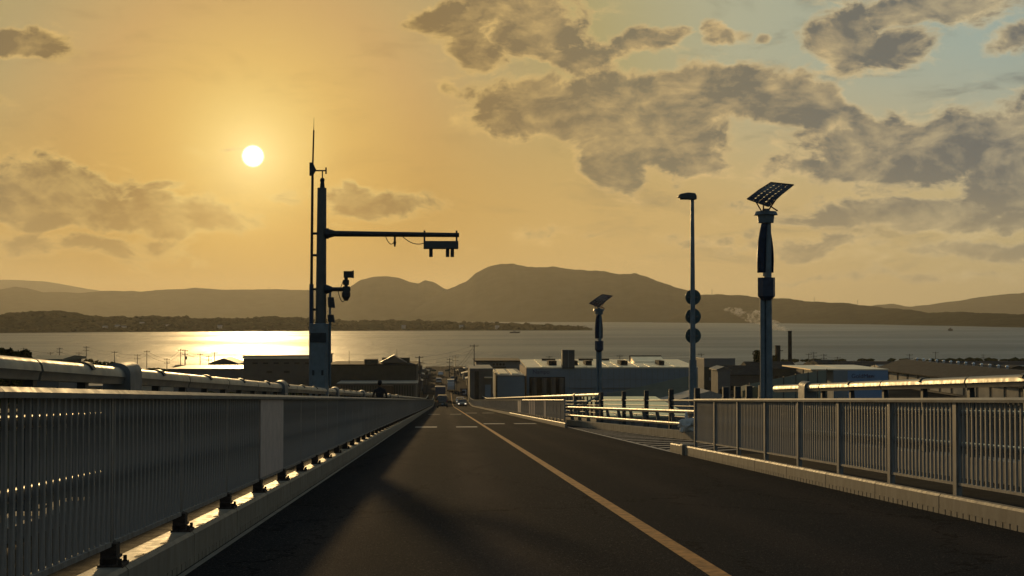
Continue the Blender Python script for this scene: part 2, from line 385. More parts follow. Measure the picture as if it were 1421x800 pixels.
# ------------------------------------------------------------------ kerbs with single blocks
def kerb_block_mesh(x0, x1, h, side, L=2.2):
    """side +1: face looks to +x (left kerb), -1: to -x (right kerb)."""
    m = MB(); g = .012
    f, bk = (x1, x0) if side > 0 else (x0, x1)
    c = .02*side
    m.prism([(bk, -.03), (f-c*1.6, -.03), (f-c*1.6, .05), (f, .055), (f, h-.025), (f-c, h), (bk, h)], 'y', g, L-g)
    n = 13
    for i in range(n):                      # teeth between the drain slots along the foot
        y = .012+i*(L-.024)/n
        a, b = sorted((f-c*1.5, f+c*.15)); m.box(a, b, y, y+(.14 if i < n-1 else (L-.024)/n), -.02, .054)
    m.shear(-SL); return m.mesh('kerb_block', conc)
def make_kerb(name, x0, x1, h, side, ya, yb):
    root = struct(empty(name, (0, ya, zr(ya))))
    me = kerb_block_mesh(x0, x1, h, side); n = 0
    y = ya
    while y < min(yb, 110)-.01:
        link('kerb_block', me, root, (0, y-ya, zr(y)-zr(ya))); y += 2.2
    if yb > y:
        m = MB(); q = y
        while q < yb-.1:
            e = min(q+2.2, yb)
            nn = 2 if q < 240 else 3
            ysq = [q+.012, e-.012]
            m.add([(x0,ysq[0],zr(ysq[0])),(x1,ysq[0],zr(ysq[0])),(x1,ysq[1],zr(ysq[1])),(x0,ysq[1],zr(ysq[1])),
                   (x0,ysq[0],zr(ysq[0])+h),(x1,ysq[0],zr(ysq[0])+h),(x1,ysq[1],zr(ysq[1])+h),(x0,ysq[1],zr(ysq[1])+h)],
                  [(4,5,6,7),(0,1,5,4),(1,2,6,5),(2,3,7,6),(3,0,4,7)])
            q = e
        m.move(0, -ya, -zr(ya)); stuff(m.build('kerb_block', conc, root))
    return root
kl = make_kerb('kerb', -2.10, -1.91, .25, 1, -4.8, 300)
# lifting slots in the top of the left kerb, as solid dark plugs
slot = MB()
for i in range(8):
    t0 = 2*math.pi*i/8
slm = MB(); pr = [(.028*math.cos(a)+(.07 if math.cos(a) > 0 else -.07), .016*math.sin(a)) for a in [math.pi*(i+.5)/6 for i in range(12)]]
slm.prism([(q[1], q[0]) for q in pr], 'z', -.02, .0025); sme = slm.shear(-SL).mesh('lifting_slot', conc_s)
y = -4.8
while y < 60:
    for dy in (.55, 1.35):
        link('lifting_slot', sme, kl, (-1.965, y+dy+4.8, zr(y+dy)-zr(-4.8)+.251))
    y += 2.2
kr = make_kerb('kerb', 5.40, 5.50, .21, -1, -5.2, 30.2)
MB().box(5.34, 5.68, 30.21, 30.5, -.03, .24).build('kerb_end', conc, kr, (0, 5.2, zr(30.2)-zr(-5.2)), bevel=.03)
kf = make_kerb('kerb', 5.40, 5.50, .21, -1, 60.2, 300)
# kerb round the lay-by
lk = MB(); pts = [(lay_x(q), q) for q in (30.6, 34, 37.5, 41, 46, 51, 56, 61, 66.8)]
lroot = struct(empty('kerb', (0, 30.6, zr(30.6))))
for (xa, ya), (xb, yb) in zip(pts[:-1], pts[1:]):
    n = 2
    for j in range(n):
        a = (xa+(xb-xa)*j/n, ya+(yb-ya)*j/n); b = (xa+(xb-xa)*(j+1)/n, ya+(yb-ya)*(j+1)/n-.02)
        m = MB(); za, zb = zr(a[1]), zr(b[1])
        m.add([(a[0],a[1],za-.03),(a[0]+.35,a[1],za-.03),(b[0]+.35,b[1],zb-.03),(b[0],b[1],zb-.03),
               (a[0],a[1],za+.25),(a[0]+.35,a[1],za+.25),(b[0]+.35,b[1],zb+.25),(b[0],b[1],zb+.25)],
              [(4,5,6,7),(0,1,5,4),(1,2,6,5),(2,3,7,6),(3,0,4,7)])
        m.move(0, -30.6, -zr(30.6)); m.build('kerb_block', conc, lroot)

# ------------------------------------------------------------------ slatted guard fences between road and footway
def fence(name, X, side, y_first, n_pan, h0, h1, pale, label, detail_until, slat_parts, near_post=True):
    """side +1: faces +x. y_first: first post. Panels of 2.2 m with 18 slats each."""
    root = empty(name, (X, y_first, zr(y_first))); tag(root, label, 'fence'); z0 = zr(y_first)
    P = 2.2; ns = 18
    post_me = MB().box(*((-.035, .03, -.05, .05) if side < 0 else (-.012, .012, -.02, .02)), .02 if side < 0 else .25, h1-.005).mesh('post', paint)
    cap_me = MB().prism([(-.055, h1-.04), (.055, h1-.04), (.06, h1-.012), (.035, h1+.012), (-.035, h1+.012), (-.06, h1-.012)], 'y', .003, P-.003).shear(-SL).mesh('top_rail', railtop, True)
    bot_me = MB().box(-.022, .022, .053, P-.053, h0-.03, h0).shear(-SL).mesh('bottom_rail', paint)
    tr_me = MB().cyl((-side*.046, 0, 0), (-side*.046, P, -SL*P), .034, n=14).mesh('cross_rail', steel if side > 0 else mat('bright_tube', (.95,.92,.82), .32, 1., .05, 3), True)
    slat_me = MB().box(-.011, .011, -.016, .016, h0-.004, h1-.042).mesh('slat', paint_s)
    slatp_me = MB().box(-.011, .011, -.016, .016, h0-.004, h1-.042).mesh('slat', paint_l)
    pst = MB()
    pst.box(-.075, .075, -.09, .09, .02 if side < 0 else .25, .035 if side < 0 else .268)
    bpm = pst.mesh('base_plate', rust if side > 0 else paint)
    pst = MB(); hz = .268 if side > 0 else .035
    pst.cyl((0, 0, hz-.01), (0, 0, hz+.035), .013, n=6)
    bom = pst.mesh('anchor_bolt', rust if side > 0 else steel_d)
    pst = MB(); pst.box(-.048, .048, -.048, .048, hz-.002, hz+.12); pst.box(-.04, .058, -.07, .07, hz+.03, hz+.045)
    bkm = pst.mesh('post_shoe', rust)
    cnt = 0; far = {k: MB() for k in ('post', 'top_rail', 'bottom_rail', 'slat', 'post_base')}
    for i in range(n_pan+1):
        y = y_first+P*i; dz = zr(y)-z0
        if y < detail_until:
            link('post', post_me, root, (0, y-y_first, dz))
            if side > 0:
                link('base_plate', bpm, root, (.02, y-y_first, dz)); [link('anchor_bolt', bom, root, (.02+dx, y-y_first+dy, dz)) for dx in (-.055,.055) for dy in (-.066,.066) if y < 30]; link('post_shoe', bkm, root, (.0, y-y_first, dz))
            else:
                link('base_plate', bpm, root, (0, y-y_first, dz)); [link('anchor_bolt', bom, root, (dx, y-y_first+dy, dz)) for dx in (-.055,.055) for dy in (-.066,.066) if y < 30]
        else:
            far['post'].box(-.03, .03, y-y_first-.025, y-y_first+.025, .2+dz, h1-.005+dz)
            far['post_base'].box(-.06, .075, y-y_first-.09, y-y_first+.09, .245+dz, .36+dz)
        if i == n_pan: break
        pl = i in pale
        if y < detail_until:
            o = link('top_rail', cap_me, root, (0, y-y_first, dz)); link('bottom_rail', bot_me, root, (0, y-y_first, dz))
            for hh in (h1-.155, h1-.155-.35): link('cross_rail', tr_me, root, (0, y-y_first, dz+hh))
        else:
            ya, yb = y-y_first, y-y_first+P; za, zb = dz, zr(y+P)-z0
            for (w, lo, hi, kk) in ((.055, h1-.04, h1+.012, 'top_rail'), (.022, h0-.05, h0, 'bottom_rail')):
                far[kk].add([(-w,ya,za+lo),(w,ya,za+lo),(w,yb,zb+lo),(-w,yb,zb+lo),(-w,ya,za+hi),(w,ya,za+hi),(w,yb,zb+hi),(-w,yb,zb+hi)],
                            [(4,5,6,7),(3,2,1,0),(1,2,6,5),(3,0,4,7)])
        for j in range(ns):
            yy = y+P*(j+.5)/ns; dzz = zr(yy)-z0
            if cnt < slat_parts and y < detail_until:
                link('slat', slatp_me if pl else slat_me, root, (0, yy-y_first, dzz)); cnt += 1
            elif not pl: far['slat'].box(-.011, .011, yy-y_first-.016, yy-y_first+.016, h0-.004+dzz, h1-.042+dzz)
        if pl:      # added sheet over the slats, painted pale for light through the gaps
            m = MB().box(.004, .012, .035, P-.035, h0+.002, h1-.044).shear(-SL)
            m2 = m.build('light_tint_sheet', paint_l, root, (-.004*side*0 + (.012*side), y-y_first, dz))
            m2['label'] = 'added sheet between two posts, painted pale for light through the slats'
            
    for kk, m in far.items():
        if m.v: stuff(m.build(kk, {'post': paint, 'top_rail': railtop, 'bottom_rail': paint, 'slat': paint_s, 'post_base': rust if side > 0 else paint}[kk], root))
    return root
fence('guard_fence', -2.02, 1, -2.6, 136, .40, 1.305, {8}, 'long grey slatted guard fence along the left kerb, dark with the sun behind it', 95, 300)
fence('guard_fence', 5.61, -1, -3.0, 15, .335, 1.245, set(), 'near grey slatted guard fence on the right kerb with tall posts', 95, 300)
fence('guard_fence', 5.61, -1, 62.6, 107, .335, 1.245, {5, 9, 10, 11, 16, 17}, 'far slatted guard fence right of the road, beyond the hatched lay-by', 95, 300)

# ------------------------------------------------------------------ parapets with the fat tube on top
def parapet(X, y0, n, P, hbase, label, wraps, out):
    root = empty('bridge_parapet', (X, y0, zr(y0))); tag(root, label, 'railing'); z0 = zr(y0)
    H = 1.50; r = .088
    prof = []
    for a in range(0, 181, 20): prof.append((r*math.cos(R(a)), r*math.sin(R(a))))
    prof += [(-r*1.04, -.012), (-r*.86, -.03), (-r*.72, -r*.95), (r*.72, -r*.95), (r*.86, -.03), (r*1.04, -.012)]
    seg = MB().prism(prof, 'y', .03, P*2-.03).shear(-SL).mesh('tube_segment', steel, True)
    sleeve = MB().cyl((0, -.03, 0), (0, .03, 0), r*.82, n=12).mesh('joint_sleeve', darkm)
    clamp = MB().prism([(r*1.22*math.cos(R(a)), r*1.22*math.sin(R(a))) for a in range(20, 161, 20)]+[(r*.9*math.cos(R(a)), r*.9*math.sin(R(a))) for a in range(160, 19, -20)], 'y', -.055, .055)
    clampm = clamp.mesh('clamp', darkm)
    pm_ = MB(); s_ = 1 if out > 0 else -1
    pm_.prism([(-.03, hbase-H), (.11*s_, hbase-H), (.045*s_, -r*.9), (-.03, -r*.9)] if s_ > 0 else [(.03, hbase-H), (.03, -r*.9), (-.045, -r*.9), (-.11, hbase-H)], 'y', -.055, .055)
    pm_.box(-.1, .1, -.12, .12, hbase-H, hbase-H+.02)
    postm = pm_.mesh('post', darkm)
    lows = [(1.16, .034), (.95, .026), (.74, .026), (.54, .026)] if y0 > 60 else []
    lowm = [MB().cyl((0, 0, 0), (0, P*2, -SL*P*2), rr, n=8).mesh('lower_rail', steel_d, True) for _, rr in lows]
    farm = {'tube_segment': MB(), 'post': MB(), 'lower_rail': MB()}
    i = 0
    while i < n:
        y = y0+P*i; dz = zr(y)-z0+H
        if y < 110:
            link('post', postm, root, (0, y-y0, dz)); link('clamp' if i % 2 else 'joint_sleeve', clampm if i % 2 else sleeve, root, (0, y-y0, dz))
            if i % 2 == 0:
                link('tube_segment', seg, root, (0, y-y0, dz))
                for (hh, rr), me in zip(lows, lowm): link('lower_rail', me, root, (0, y-y0, dz+hh-H))
        else:
            farm['post'].box(-.04, .04, y-y0-.05, y-y0+.05, dz+hbase-H, dz-.05)
            if i % 2 == 0:
                ya, yb = y+.016, y+2*P-.016
                farm['tube_segment'].cyl((0, ya-y0, zr(ya)-z0+H), (0, yb-y0, zr(yb)-z0+H), r, n=8)
                for hh, rr in lows: farm['lower_rail'].cyl((0, y-y0, dz+hh-H), (0, yb-y0, zr(yb)-z0+hh), rr, n=5)
        i += 1
    for kk, m in farm.items():
        if m.v: stuff(m.build(kk, {'tube_segment': steel, 'post': darkm, 'lower_rail': steel_d}[kk], root))
    for y in wraps:
        m = MB(); pr2 = [(-.15, hbase-H), (.15, hbase-H)]+[(.135*math.cos(R(a)), .03+.115*math.sin(R(a))) for a in range(0, 181, 18)]
        m.prism(pr2, 'y', -.26, .26)
        o = m.build('post_cover', mat('cover_paint', (.17,.17,.16), .6, 0, .15, 5, .001, 40), root, (0, y-y0, zr(y)-z0+H), smooth=True)
        o['label'] = 'rounded sheet metal cover folded over the tube'
    return root
parapet(-3.25, 10.4*1.05-1.575*10, 190, 1.575, .40, 'left bridge parapet with a fat shining steel tube on dark posts', [14.0, 27.3, 40.9, 54.6, 68, 82, 96], -1)
parapet(8.2, 20.8-2.06*12, 17, 2.06, .34, 'right bridge parapet near the camera, fat sunlit steel tube above the slatted fence', [31.3-1.0], 1)
pf = parapet(8.2, 71.0, 110, 2.06, .34, 'far right bridge parapet beyond the opening, thin bright tube ending in a slanted bracket', [84], 1)
m = MB(); m.tube([(0,-.05,1.45), (-.75,-.3,1.12)], .05, 8); m.tube([(0,-.05,.3), (0,-.05,1.45)], .06, 8); m.tube([(-.75,-.3,.3), (-.75,-.3,1.14)], .05, 8)
for hh in (1.14, .98, .6, .4): m.tube([(-.75,-.3,hh), (-2.1,-.5,hh)], .04, 8)
m.tube([(-2.1,-.5,.25), (-2.1,-.5,1.2)], .04, 8)
m.build('end_bracket', steel, pf, smooth=True)

# ------------------------------------------------------------------ guard rail round the lay-by
gr = empty('guard_rail', (7.6, 41, zr(41))); tag(gr, 'low guard rail of two round pipes round the hatched lay-by', 'guard rail')
gp = [(8.1, 31.5), (7.98, 36), (7.82, 41), (7.5, 46), (7.2, 51), (6.9, 56), (6.6, 61), (6.25, 67.5)]
for hh, rr in ((.86, .062), (.46, .055)):
    for a, b in zip(gp[:-1], gp[1:]):
        m = MB().cyl((a[0]-7.6, a[1]-41, zr(a[1])-zr(41)+hh), (b[0]-7.6, b[1]-41, zr(b[1])-zr(41)+hh), rr, n=10)
        m.build('pipe', steel, gr, smooth=True)
pmesh = MB().prism([(.02, .0), (.22, .0), (.16, .45), (.05, .9), (-.03, .93), (-.03, .8), (.02, .4)], 'y', -.05, .05).mesh('post', steel_d)
for q in (33, 35.4, 37.8, 40.2, 42.6, 45, 47.3, 49.6, 52, 54.5, 57, 59.6, 62.2, 64.8, 67.2):
    for (xa, ya), (xb, yb) in zip(gp[:-1], gp[1:]):
        if ya <= q <= yb: link('post', pmesh, gr, (xa+(xb-xa)*(q-ya)/(yb-ya)-7.6+.03, q-41, zr(q)-zr(41)+.02))
# white bag against it
bg_ = MB().blob((0,0,.19), .26, 3, 3, .35, (1.1,.8,.75)); bg_.blob((-.02,.02,.45), .09, 5, 2, .4, (.6,.6,1.6))
px = 7.45
o = bg_.build('sandbag', mat('white_sacking', (.8,.76,.68), .8, 0, .15, 6, .01, 9), None, (7.62, 42.2, zr(42.2)+.26), smooth=True)
tag(o, 'pale tied sack slumped against the low guard rail posts', 'sack')

# fence of dark square posts and thin rails behind
df = empty('post_fence', (8.35, 50, zr(50))); tag(df, 'fence of tall black posts joined by thin pale rails behind the lay-by', 'fence')
dp = [(8.15,69.7),(8.25,61.8),(8.35,55.6),(8.45,50.1),(8.5,45.2),(8.58,41.0),(8.6,39.4),(8.62,38.0),(8.66,36.6)]
dpm = MB().box(-.085,.085,-.08,.08,0,1.62).box(-.1,.1,-.1,.1,1.2,1.3).mesh('post', darkm)
for x, q in dp: link('post', dpm, df, (x-8.35, q-50, zr(q)-zr(50)))
for hh, rr in ((1.2,.035),(1.0,.022),(.82,.022),(.62,.022)):
    for a, b in zip(dp[:-1], dp[1:]):
        MB().cyl((a[0]-8.35, a[1]-50, zr(a[1])-zr(50)+hh), (b[0]-8.35, b[1]-50, zr(b[1])-zr(50)+hh), rr, n=6).build('rail', steel_d, df)
m = MB(); m.prism([(8.0,-.1),(9.4,-.1),(9.4,.12),(8.0,.12)], 'y', 0, 1)

# ------------------------------------------------------------------ weather and sensor mast (left)
MY = 37.5; k = F/MY
ms = empty('sensor_mast', ((445-615)/k, MY, zr(MY)+.2)); tag(ms, 'tall blue grey mast with side arm, cameras and lightning rod behind the left parapet', 'mast')
by = 555+1.05*k
def q(px, py): return ((px-445)/k, 0, (by-py)/k)
def cylm(m, a, b, r, n=10, r1=None): return m.cyl(a, b, r, r1, n)
m = MB(); w = .255
m.prism([(-w*.7,-w),(w*.7,-w),(w,-w*.7),(w,w*.7),(w*.7,w),(-w*.7,w),(-w,w*.7),(-w,-w*.7)], 'z', -.6, q(0,449)[2])
m.move(-.01,0,0); m.build('lower_pole', bluep, ms, bevel=.01)
m = MB(); m.cyl(q(446.5,450), q(447.5,262), .15, .125, 12); m.build('upper_pole', mat('mast_paint', (.09,.09,.08), .5), ms, smooth=True)
m = MB(); m.box(-.24,.2,-.28,-.255,q(0,475)[2],q(0,462)[2]); m.build('nameplate', darkm, ms)
for px in (437.5, 450): MB().box(-.03,.03,-.275,-.25,q(0,520)[2],q(0,513)[2]).build('hand_hole', darkm, ms, (q(px,0)[0],0,0))
m = MB(); rod = q(433.5,0)[0]
m.cyl((rod,0,-.4), (rod+.0,0,q(0,395)[2]), .065, .06, 8); m.build('conduit', bluep_d, ms, smooth=True)
m = MB(); m.cyl((rod,0,q(0,395)[2]), (rod+.02,0,q(0,240)[2]), .04, .035, 8); m.cyl((rod+.02,0,q(0,240)[2]), (rod+.05,0,q(0,182)[2]), .026, .022, 6); m.cyl((rod+.05,0,q(0,182)[2]), (rod+.055,0,q(0,164)[2]), .01, .003, 5)
m.build('lightning_rod', mat('brown_steel', (.06,.035,.02), .5, .3), ms, smooth=True)
m = MB(); 
for py in (325, 355, 402, 430): m.cyl((rod,0,q(0,py)[2]), (0,0,q(0,py)[2]), .035, n=6)
m.build('bracket', darkm, ms)
m = MB(); z = q(0,235)[2]; m.prism([(rod-.06,z-.2),(rod+.03,z-.2),(rod+.12,z-.03),(rod+.1,z),(rod+.03,z+.16),(rod-.06,z+.16)], 'y', -.06,.06); m.build('instrument_box', darkm, ms)
m = MB(); z = q(0,238)[2]; m.cyl((rod,0,z),(q(453,0)[0],0,z),.02,n=6); m.cyl((q(453,0)[0],0,z-.09),(q(453,0)[0],0,z+.09),.022,n=6); m.cyl((q(448,0)[0],0,z),(q(448,0)[0],0,z-.3),.018,n=6)
m.cyl((q(448,0)[0],0,q(0,262)[2]),(q(448,0)[0],0,q(0,248)[2]),.07,.04,8); m.blob((q(448,0)[0],0,q(0,251)[2]),.075,1,1,.1); m.build('wind_gauge', darkm, ms)
# long arm
am_ = MB(); za = q(0,325)[2]
am_.cyl((q(453,0)[0],0,za),(q(637,0)[0],0,za-.03),.085,.062,10)
arm = am_.build('arm', darkm, ms, smooth=True)
m = MB(); m.cyl((q(452,0)[0],0,za),(q(457,0)[0],0,za),.15,.15,10); m.cyl((q(457,0)[0],0,za),(q(465,0)[0],0,za),.13,.085,10); m.build('flange', darkm, arm)
m = MB(); m.box(q(589,0)[0], q(636,0)[0], -.12, .12, q(0,346)[2], q(0,335)[2]); hd = m.build('sensor_head', mat('sensor_grey', (.07,.075,.075), .5), ms, bevel=.02)
for px, w in ((598,.05),(621,.05),(627.5,.05)): MB().box(-w, w, -.07, .07, q(0,357)[2], q(0,345.5)[2]).build('lens_tube', darkm, hd, (q(px,0)[0],0,0))
for px in (589, 633.5): MB().box(-.025,.025,-.05,.05,q(0,346)[2],za+.09).build('hanger', darkm, hd, (q(px,0)[0],0,0))
m = MB(); 
def sag(a, b, d, n=8): return [((a[0]+(b[0]-a[0])*i/n), 0, a[2]+(b[2]-a[2])*i/n-d*4*(i/n)*(1-i/n)) for i in range(n+1)]
m.tube(sag(q(535,328), q(547,337), .12), .012, 5); m.tube(sag(q(558,328), q(588,338), .1), .012, 5); m.cyl(q(548,327), q(548,336), .03, n=6); m.cyl(q(548,336), q(548,343), .045, .02, 6)
m.build('cable', darkm, arm)
# lower arm with cameras
la = MB(); zb = q(0,402)[2]; la.cyl((q(452,0)[0],0,zb),(q(462,0)[0],0,zb),.15,.07,10); la.cyl((q(462,0)[0],0,zb),(q(487,0)[0],0,zb),.06,n=8); la.build('camera_arm', darkm, ms)
m = MB(); m.box(q(477,0)[0],q(486,0)[0],-.1,.1,q(0,406)[2],q(0,398)[2]); m.cyl(q(481,398),q(481,386),.05,n=8); m.box(q(477,0)[0],q(485,0)[0],-.08,.08,q(0,396)[2],q(0,389)[2])
m.box(q(478,0)[0],q(490,0)[0],-.13,.1,q(0,386)[2],q(0,377)[2]); m.prism([(q(487,0)[0],q(0,386)[2]),(q(491.5,0)[0],q(0,386.5)[2]),(q(491.5,0)[0],q(0,376)[2]),(q(487,0)[0],q(0,378)[2])],'y',-.14,.12)
m.build('camera', darkm, ms)
m = MB(); c_ = q(481,410); m.cyl(q(481,406), q(481,412), .12, .12, 12); m.cyl(q(481,412), q(481,418), .115, .05, 12); m.build('dome_camera', darkm, ms, smooth=True)
m = MB(); m.tube(sag(q(477,390), q(470,404), .05)+sag(q(470,404), q(478,418), .12), .012, 5); m.build('cable', darkm, ms)
m = MB(); m.cyl(q(459,402), q(459,535), .035, n=6); m.build('side_pipe', bluep, ms)
for py, hh in ((420,7),(442,5)):
    m = MB(); m.prism([(q(457,0)[0],q(0,py+hh)[2]),(q(466,0)[0],q(0,py+hh+1)[2]),(q(464,0)[0],q(0,py-hh)[2]),(q(456,0)[0],q(0,py-hh)[2])],'y',-.12,.1); m.build('loudspeaker', darkm, ms)

# ------------------------------------------------------------------ hybrid wind and solar lamps (right)
HY = 34.5; k = F/HY
def hybrid(label):
    root = empty('wind_solar_post', (8.29, HY, zr(HY)+.2)); tag(root, label, 'lamp post', 'wind and solar posts on the right')
    z = lambda py: (555+1.05*k-py)/k; x = lambda px: (px-1069)/k
    m = MB(); m.cyl((x(1064.5),.06,-.4),(x(1064.5),.06,z(410)),.075,n=10); m.build('pole', bluep, root, smooth=True)
    m = MB(); m.cyl((x(1072.5),0,-.4),(x(1072),0,z(300)),.095,.07,12); m.build('pole', bluep, root, smooth=True)
    m = MB(); m.box(x(1060),x(1080),-.16,.16,-.35,.05); m.build('foot', bluep, root)
    m = MB(); w = .22
    prf = lambda s: [(-s*.6,-s*.8),(s*.6,-s*.8),(s,0),(s*.6,s*.8),(-s*.6,s*.8),(-s,0)]
    def sec(s, zz): return [(p[0], p[1], zz) for p in prf(s)]
    vs = sec(.12, z(417))+sec(.225, z(411))+sec(.225, z(385)); n = 6
    m.add(vs, [(i,(i+1)%n,n+(i+1)%n,n+i) for i in range(n)]+[(n+i,n+(i+1)%n,2*n+(i+1)%n,2*n+i) for i in range(n)]+[tuple(range(5,-1,-1)),tuple(range(12,18))])
    m.build('control_box', bluep_d, root)
    m = MB(); m.cyl((0,.08,z(411)),(0,.08,z(296)),.035,n=8); m.build('shaft', steel_d, root)
    # twisted rotor: two helical blades
    for s_ in (0, math.pi):
        m = MB(); vs, fs = [], []; nz, nu = 18, 7
        for i in range(nz+1):
            zz = z(378)+(z(309)-z(378))*i/nz; tw = s_+(i/nz-.5)*1.5+.1
            for j in range(nu+1):
                a = math.pi*j/nu; rx = .105*(1-math.cos(a)); ry = .1*math.sin(a)
                vs.append((rx*math.cos(tw)-ry*math.sin(tw), .08+rx*math.sin(tw)+ry*math.cos(tw), zz))
        fs = [(i*(nu+1)+j, i*(nu+1)+j+1, (i+1)*(nu+1)+j+1, (i+1)*(nu+1)+j) for i in range(nz) for j in range(nu)]
        m.add(vs, fs); o = m.build('rotor_blade', bluep_d, root, smooth=True); md = o.modifiers.new('s','SOLIDIFY'); md.thickness = .012
    m = MB(); m.cyl((0,.04,z(308)),(0,.04,z(297)),.2,.22,14); m.cyl((0,.04,z(297)),(0,.04,z(292)),.31,.27,14); m.cyl((0,.04,z(292)),(0,.04,z(288)),.12,.08,10)
    m.build('head', bluep, root, smooth=True)
    m = MB(); m.cyl((0,.04,z(383)),(0,.04,z(378)),.08,n=8); m.build('bearing', steel, root)
    # solar panel, a curved sheet of cells rising to the right
    Lx = Vector((x(1104)-x(1037), -.0, 0)); 
    pA = Vector((x(1037), -.42, z(276))); pB = Vector((x(1081), .38, z(247.5))); pC = Vector((x(1109), .05, z(252.5))); pD = Vector((x(1065), -.55, z(287)))
    def sp_(u, v):
        p = (pA*(1-u)+pB*u)*(1-v)+(pD*(1-u)+pC*u)*v
        return p+Vector((0,0,.02*math.sin(u*math.pi*1.6)-.01))
    nu, nv = 8, 4
    pan = MB()
    fr_ = [sp_(0,0), sp_(.5,0), sp_(1,0), sp_(1,1), sp_(.5,1), sp_(0,1), sp_(0,0)]
    for a, b in zip(fr_[:-1], fr_[1:]): pan.cyl(a, b, .016, n=5)
    pa = pan.build('panel_frame', darkm, root)
    for i in range(nu):
        for j in range(nv):
            g = .018; cc = .15
            u0, u1, v0, v1 = (i+g*2)/nu, (i+1-g*2)/nu, (j+g*2)/nv, (j+1-g*2)/nv; du, dv = (u1-u0)*cc, (v1-v0)*cc
            pts_ = [(u0+du,v0),(u1-du,v0),(u1,v0+dv),(u1,v1-dv),(u1-du,v1),(u0+du,v1),(u0,v1-dv),(u0,v0+dv)]
            top = [sp_(*p) for p in pts_]; bt = [p-Vector((0,0,.008)) for p in top]
            MB().add(top+bt, [tuple(range(8)), tuple(range(15,7,-1))]+[(a,(a+1)%8,8+(a+1)%8,8+a) for a in range(8)]).build('solar_cell', cellm, pa)
    m = MB(); m.cyl((x(1065),0,z(291)), sp_(.15,.6), .02, n=6); m.cyl((x(1072),0,z(291)), sp_(.92,.7), .02, n=6); m.cyl((x(1085),0,z(291)), sp_(.12,.5), .018, n=6); m.cyl((x(1062),0,z(291)), sp_(.1,.2), .018, n=6)
    m.cyl(sp_(.05,.5)-Vector((0,0,.02)), sp_(.95,.5)-Vector((0,0,.02)), .014, n=5); m.build('strut', redp, root)
    return root
h1 = hybrid('nearer and larger wind and solar post, curved panel over a twisted blue rotor')
h2 = copy_tree(h1); h2.location = (8.29+.0, 72, zr(72)+.2); h2['label'] = 'farther and smaller wind and solar post in front of the long factory roof'
# ------------------------------------------------------------------ street lamp with the backs of three round signs
LY = 46.6; k = F/LY
lp = empty('street_lamp', ((963.5-615)/k, LY, zr(LY)+.1)); tag(lp, 'tall street lamp with short flat head and three round signs on its pole', 'street lamp')
z = lambda py: (555+1.15*k-py)/k; x = lambda px: (px-963.5)/k
m = MB(); m.cyl((0,0,-.3),(0,0,z(500)),.115,.105,12); m.cyl((0,0,z(500)),(0,0,z(275)),.1,.06,12); m.build('pole', bluep, lp, smooth=True)
m = MB(); m.cyl((0,0,z(560)),(0,0,z(500)),.14,.13,12); m.build('pole_base', bluep, lp)
m = MB(); prf = [(x(942.5),z(272)),(x(946),z(268)),(x(957),z(266)),(x(967),z(267)),(x(969),z(271)),(x(969),z(276)),(x(960),z(276)),(x(947),z(274.5))]
m.prism(prf, 'y', -.14, .14); hd = m.build('lamp_head', mat('lamp_head_paint', (.06,.07,.075), .5), lp, bevel=.03)
MB().box(x(945.5),x(958),-.1,.1,z(275.8),z(273.5)).build('lamp_glass', glass_d, hd)
for py in (412.5, 439.5, 466.5):
    m = MB(); m.cyl((.04,.13,z(py)),(.04,.145,z(py)),.275,n=28); s = m.build('round_sign', mat('sign_back', (.05,.10,.11), .5), lp)
    MB().box(-.14,.2,.0,.125,z(py)-.03,z(py)+.03).build('sign_clamp', steel_d, lp)

# ------------------------------------------------------------------ person on the left footway
pr = empty('person', (-2.5, 54, zr(54)+.252)); tag(pr, 'person in dark clothes walking behind the left slatted fence', 'person')
V_, E_, R_ = [], [], []
def j(p, r, par=None):
    V_.append(p); R_.append(r)
    if par is not None: E_.append((par, len(V_)-1))
    return len(V_)-1
pel = j((0,0,.93),.15); sp1 = j((0,0,1.1),.145,pel); ch = j((0,0,1.3),.17,sp1); nk = j((0,0,1.47),.065,ch); hdv = j((0,-.01,1.56),.06,nk)
for s in (-1,1):
    sh = j((.19*s,0,1.40),.075,ch); elb = j((.27*s,.03*s,1.13),.05,sh); wr = j((.27*s,-.1-.05*s,.88),.033,elb); hn = j((.265*s,-.12-.05*s,.81),.035,wr)
    for i_, dx in enumerate((-.03,-.01,.01,.028)):
        f1 = j((.265*s,-.12-.05*s+dx,.75),.0095,hn); j((.258*s,-.125-.05*s+dx,.71+.004*abs(i_-1.5)),.008,f1)
    th_ = j((.25*s,-.165-.05*s,.79),.011,hn); j((.245*s,-.18-.05*s,.755),.009,th_)
    hp = j((.095*s,0,.86),.095,pel); kn = j((.1*s,-.12*s,.49),.065,hp); an = j((.1*s,.02-.16*s*0+.14*s*.6,.09),.042,kn); toe = j((.11*s,an and V_[an][1]-.19,.035),.04,an)
me = bpy.data.meshes.new('body'); me.from_pydata(V_, E_, []); me.materials.append(mat('dark_clothing', (.02,.021,.025), .9, 0, .3, 12, .004, 30))
o = bpy.data.objects.new('body', me); COL.objects.link(o); o.parent = pr
sk = o.modifiers.new('skin', 'SKIN'); sb = o.modifiers.new('sub', 'SUBSURF'); sb.levels = sb.render_levels = 1
for i_, r_ in enumerate(R_): me.skin_vertices[0].data[i_].radius = (r_, r_*.8)
me.skin_vertices[0].data[0].use_root = True
m = MB(); m.blob((0,-.012,1.665), .1, 2, 2, .03, (.8,.95,1.2)); m.blob((0,-.115,1.655), .018, 1, 1, 0, (.8,1,1.3))
for s in (-1,1): m.blob((.083*s,0,1.66), .024, 1, 1, .0, (.4,.8,1.2))
m.build('head', mat('skin', (.35,.2,.13), .6), pr, smooth=True)
